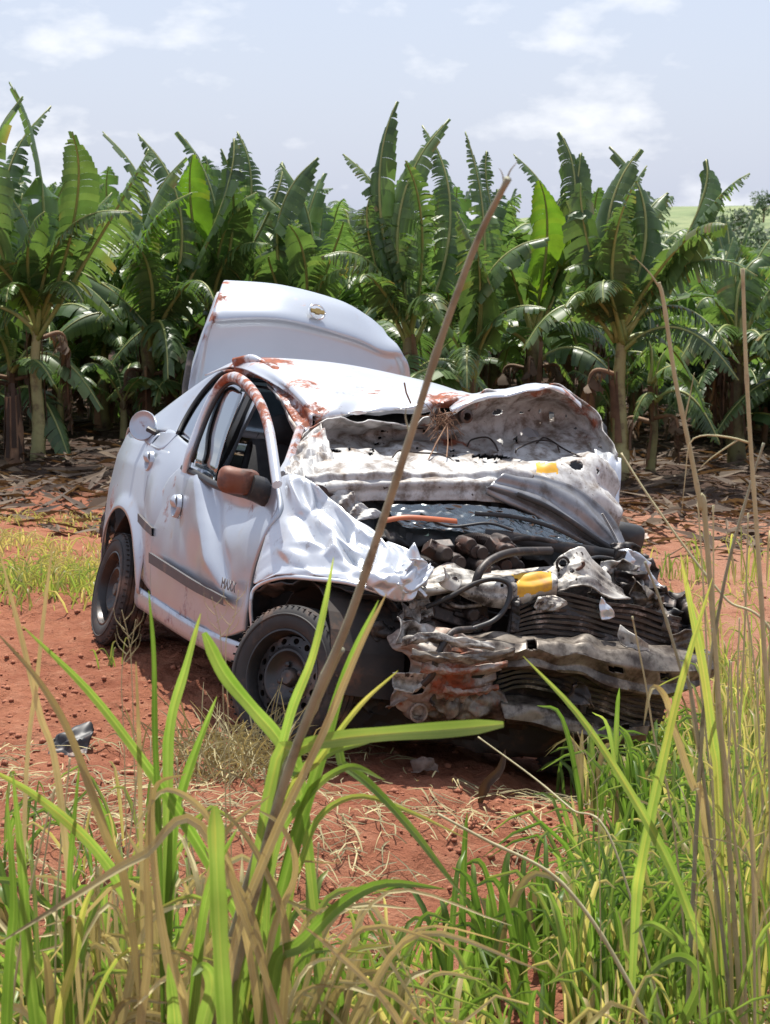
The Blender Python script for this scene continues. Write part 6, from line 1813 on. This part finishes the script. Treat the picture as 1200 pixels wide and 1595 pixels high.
field('bank_grass', 'thin yellowing grass on the bank at the left', 2000, left_bank, (.05, .16), .009, (.80, 1.0), 63, tilt=.6, dryf=.45, nseg=5)
def left_clump(r):
    y = r.gauss(11.9, .28); x = -.172*y + r.gauss(.12, .30)
    return x, y, 1
field('bank_grass', 'greener grass clump at the left edge of the bank', 420, left_clump, (.07, .20), .010, (.5, .82), 64, tilt=.55, dryf=.15, nseg=5)
def far_right(r):
    y = r.uniform(12, 16); x = r.uniform(.08, .185)*y
    if noise.noise(V((x*1.5, y*1.1, 12))) < .05: return None
    return x, y, 1
field('bank_grass', 'scattered dry grass on the pale soil right of the wreck', 600, far_right, (.04, .14), .008, (.5, .95), 65, tilt=.6, dryf=.5, nseg=5)

def tall_right(r):
    y = r.uniform(5.8, 9.5); x = r.uniform(.150, .19)*y
    return x, y, 1
field('verge_grass', 'tall yellowing grass behind the reeds at the right edge', 240, tall_right, (.4, .9), .009, (.5, .95), 66, tilt=.16, dryf=.45, nseg=9)
# straw litter
def litter(name, label, n, region, seed, lr=(.03, .19)):
    rnd = random.Random(seed)
    mb = MB()
    for k in range(n):
        s = region(rnd)
        if s is None: continue
        x, y = s
        a = rnd.uniform(0, 6.28); l_ = rnd.uniform(*lr)
        lift = rnd.uniform(0, .03)
        P = []
        for q in (-.5, 0, .5):
            xx, yy = x + math.cos(a + q*.4)*l_*q*2*.5, y + math.sin(a + q*.4)*l_*q*2*.5
            P.append(V((xx, yy, gz(xx, yy) + .006 + lift*(1-abs(q)) + rnd.uniform(0, .02))))
        blade(mb, P, rnd.uniform(.0015, .006), rnd, rnd.random()**1.7*.9, n=5, facing=V((rnd.gauss(0, .3), -.6, 1)))
    return tag(mb.obj(name, M['straw'], smooth=180), label, 'straw', kind='stuff')
def fg(r):
    y = r.uniform(5.2, 8.4); x = r.uniform(-.24, .22)*y
    if noise.noise(V((x*1.6, y*1.6, 21))) < -.08: return None
    return x, y
litter('straw_litter', 'dry straw scattered over the red soil in the foreground', 2700, fg, 71)
def mid_(r):
    y = r.gauss(7.3, .35); x = r.gauss(-.5, .45)
    return x, y
litter('straw_litter', 'trampled straw in front of the near front wheel', 350, mid_, 72)
# heap of roots and dry grass against the front wheel
rnd = random.Random(8)
mb = MB()
cw = at(365, 1150, 8.0)
for k in range(420):
    b = V((cw.x + rnd.gauss(0, .13), 7.9 + rnd.gauss(0, .13), 0)); b.z = gz(b.x, b.y) + rnd.random()*.12
    d = V((rnd.gauss(0, 1), rnd.gauss(0, 1), rnd.gauss(.3, .8))).normalized()*rnd.uniform(.08, .28)
    blade(mb, [b, b + d*.5 + V((0, 0, .03)), b + d], rnd.uniform(.002, .006), rnd, rnd.random()*.7, n=5)
tag(mb.obj('root_heap', M['straw'], smooth=180), 'heap of dry grass and roots pushed up against the front wheel', 'dry grass', kind='stuff')

# soil clods
rnd = random.Random(17)
mb = MB()
ico_v = [V((0, 0, 1))] + [V((math.cos(a)*.9, math.sin(a)*.9, .45*(-1)**k)) for k, a in enumerate([i*math.pi/4 for i in range(8)])] + [V((0, 0, -1))]
ico_f = [(0, 1+i, 1+(i+1) % 8) for i in range(8)] + [(9, 1+(i+1) % 8, 1+i) for i in range(8)]
for k in range(3800):
    y = rnd.uniform(5.6, 13.5); x = rnd.uniform(-.19, .19)*y
    if k < 900: x, y = rnd.gauss(.65, .3), rnd.gauss(7.45, .3)
    elif k < 1900: x, y = rnd.gauss(-1.3, .5), rnd.gauss(8.6, .9)
    r = .003 + .015*rnd.random()**4
    c = V((x, y, gz(x, y) + r*.3))
    mb.add([c + V((p.x*r*rnd.uniform(.7, 1.3), p.y*r*rnd.uniform(.7, 1.3), p.z*r*rnd.uniform(.6, 1.0))) for p in ico_v], ico_f)
tag(mb.obj('soil_clods', M['clod'], smooth=180), 'crumbled red soil clods on the bare ground', 'soil', kind='stuff')

# ---- debris
def ground_hit(pxc, pyc):
    lo, hi = 3., 16.
    for _ in range(40):
        Y = (lo+hi)/2
        p = at(pxc, pyc, Y)
        if p.z > gz(p.x, p.y): lo = Y
        else: hi = Y
    return V((p.x, p.y, gz(p.x, p.y)))
def scrap(name, label, cat, c, a1, a2, mat, seed, amp=.02, fr=9, thick=.004, n=20):
    G = loft([[-a1-a2, -a2+V((0, 0, .02)), a1-a2], [-a1+V((0, 0, .03)), V((0, 0, .06)), a1+V((0, 0, .03))], [-a1*.9+a2, a2+V((0, 0, .02)), a1*.8+a2]], n, n)
    N_ = gnormals(G); k = Crumple(amp, fr, seed)
    G = [[p + N_[j][i]*k(p) + V((0, 0, amp)) for i, p in enumerate(r)] for j, r in enumerate(G)]
    mb = MB(); mb.grid(G)
    o = mb.obj(name, mat, None, smooth=50, solid=thick)
    o.location = c
    return tag(o, label, cat)
scrap('plastic_fragment', 'scuffed black plastic fragment lying on red soil at left', 'debris', ground_hit(112, 1170), V((.075, 0, 0)), V((.01, .09, .03)), M['blackplast2'], 3, .02, 7)
scrap('crumpled_rag', 'small crumpled grey rag on dark soil under the front of the wreck', 'debris', ground_hit(662, 1205), V((.05, 0, .0)), V((0, .04, .0)), pm('grey_rag', (.20, .14, .11), (.10, .065, .05), 20, rough=.9), 6, .010, 14, .003, 26)
scrap('white_fragment', 'pale paint fragment on the ground right of the raised bonnet', 'debris', ground_hit(985, 803), V((.12, 0, 0)), V((0, .08, .02)), pm('pale_fragment', (.6, .52, .46), (.5, .4, .33), 8, rough=.7), 7, .015, 9)
p = ground_hit(748, 1250)
e = empty('dry_leaf', p, 'curled brown dry leaf standing up in front of the lower crossmember', 'leaf')
mb = MB(); blade(mb, [V((0, 0, 0)), V((.02, -.02, .07)), V((.07, 0, .12)), V((.09, .02, .19))], .035, rnd, .2, n=12, fold=.8); mb.obj('blade', M['dryleaf'], e, smooth=180)
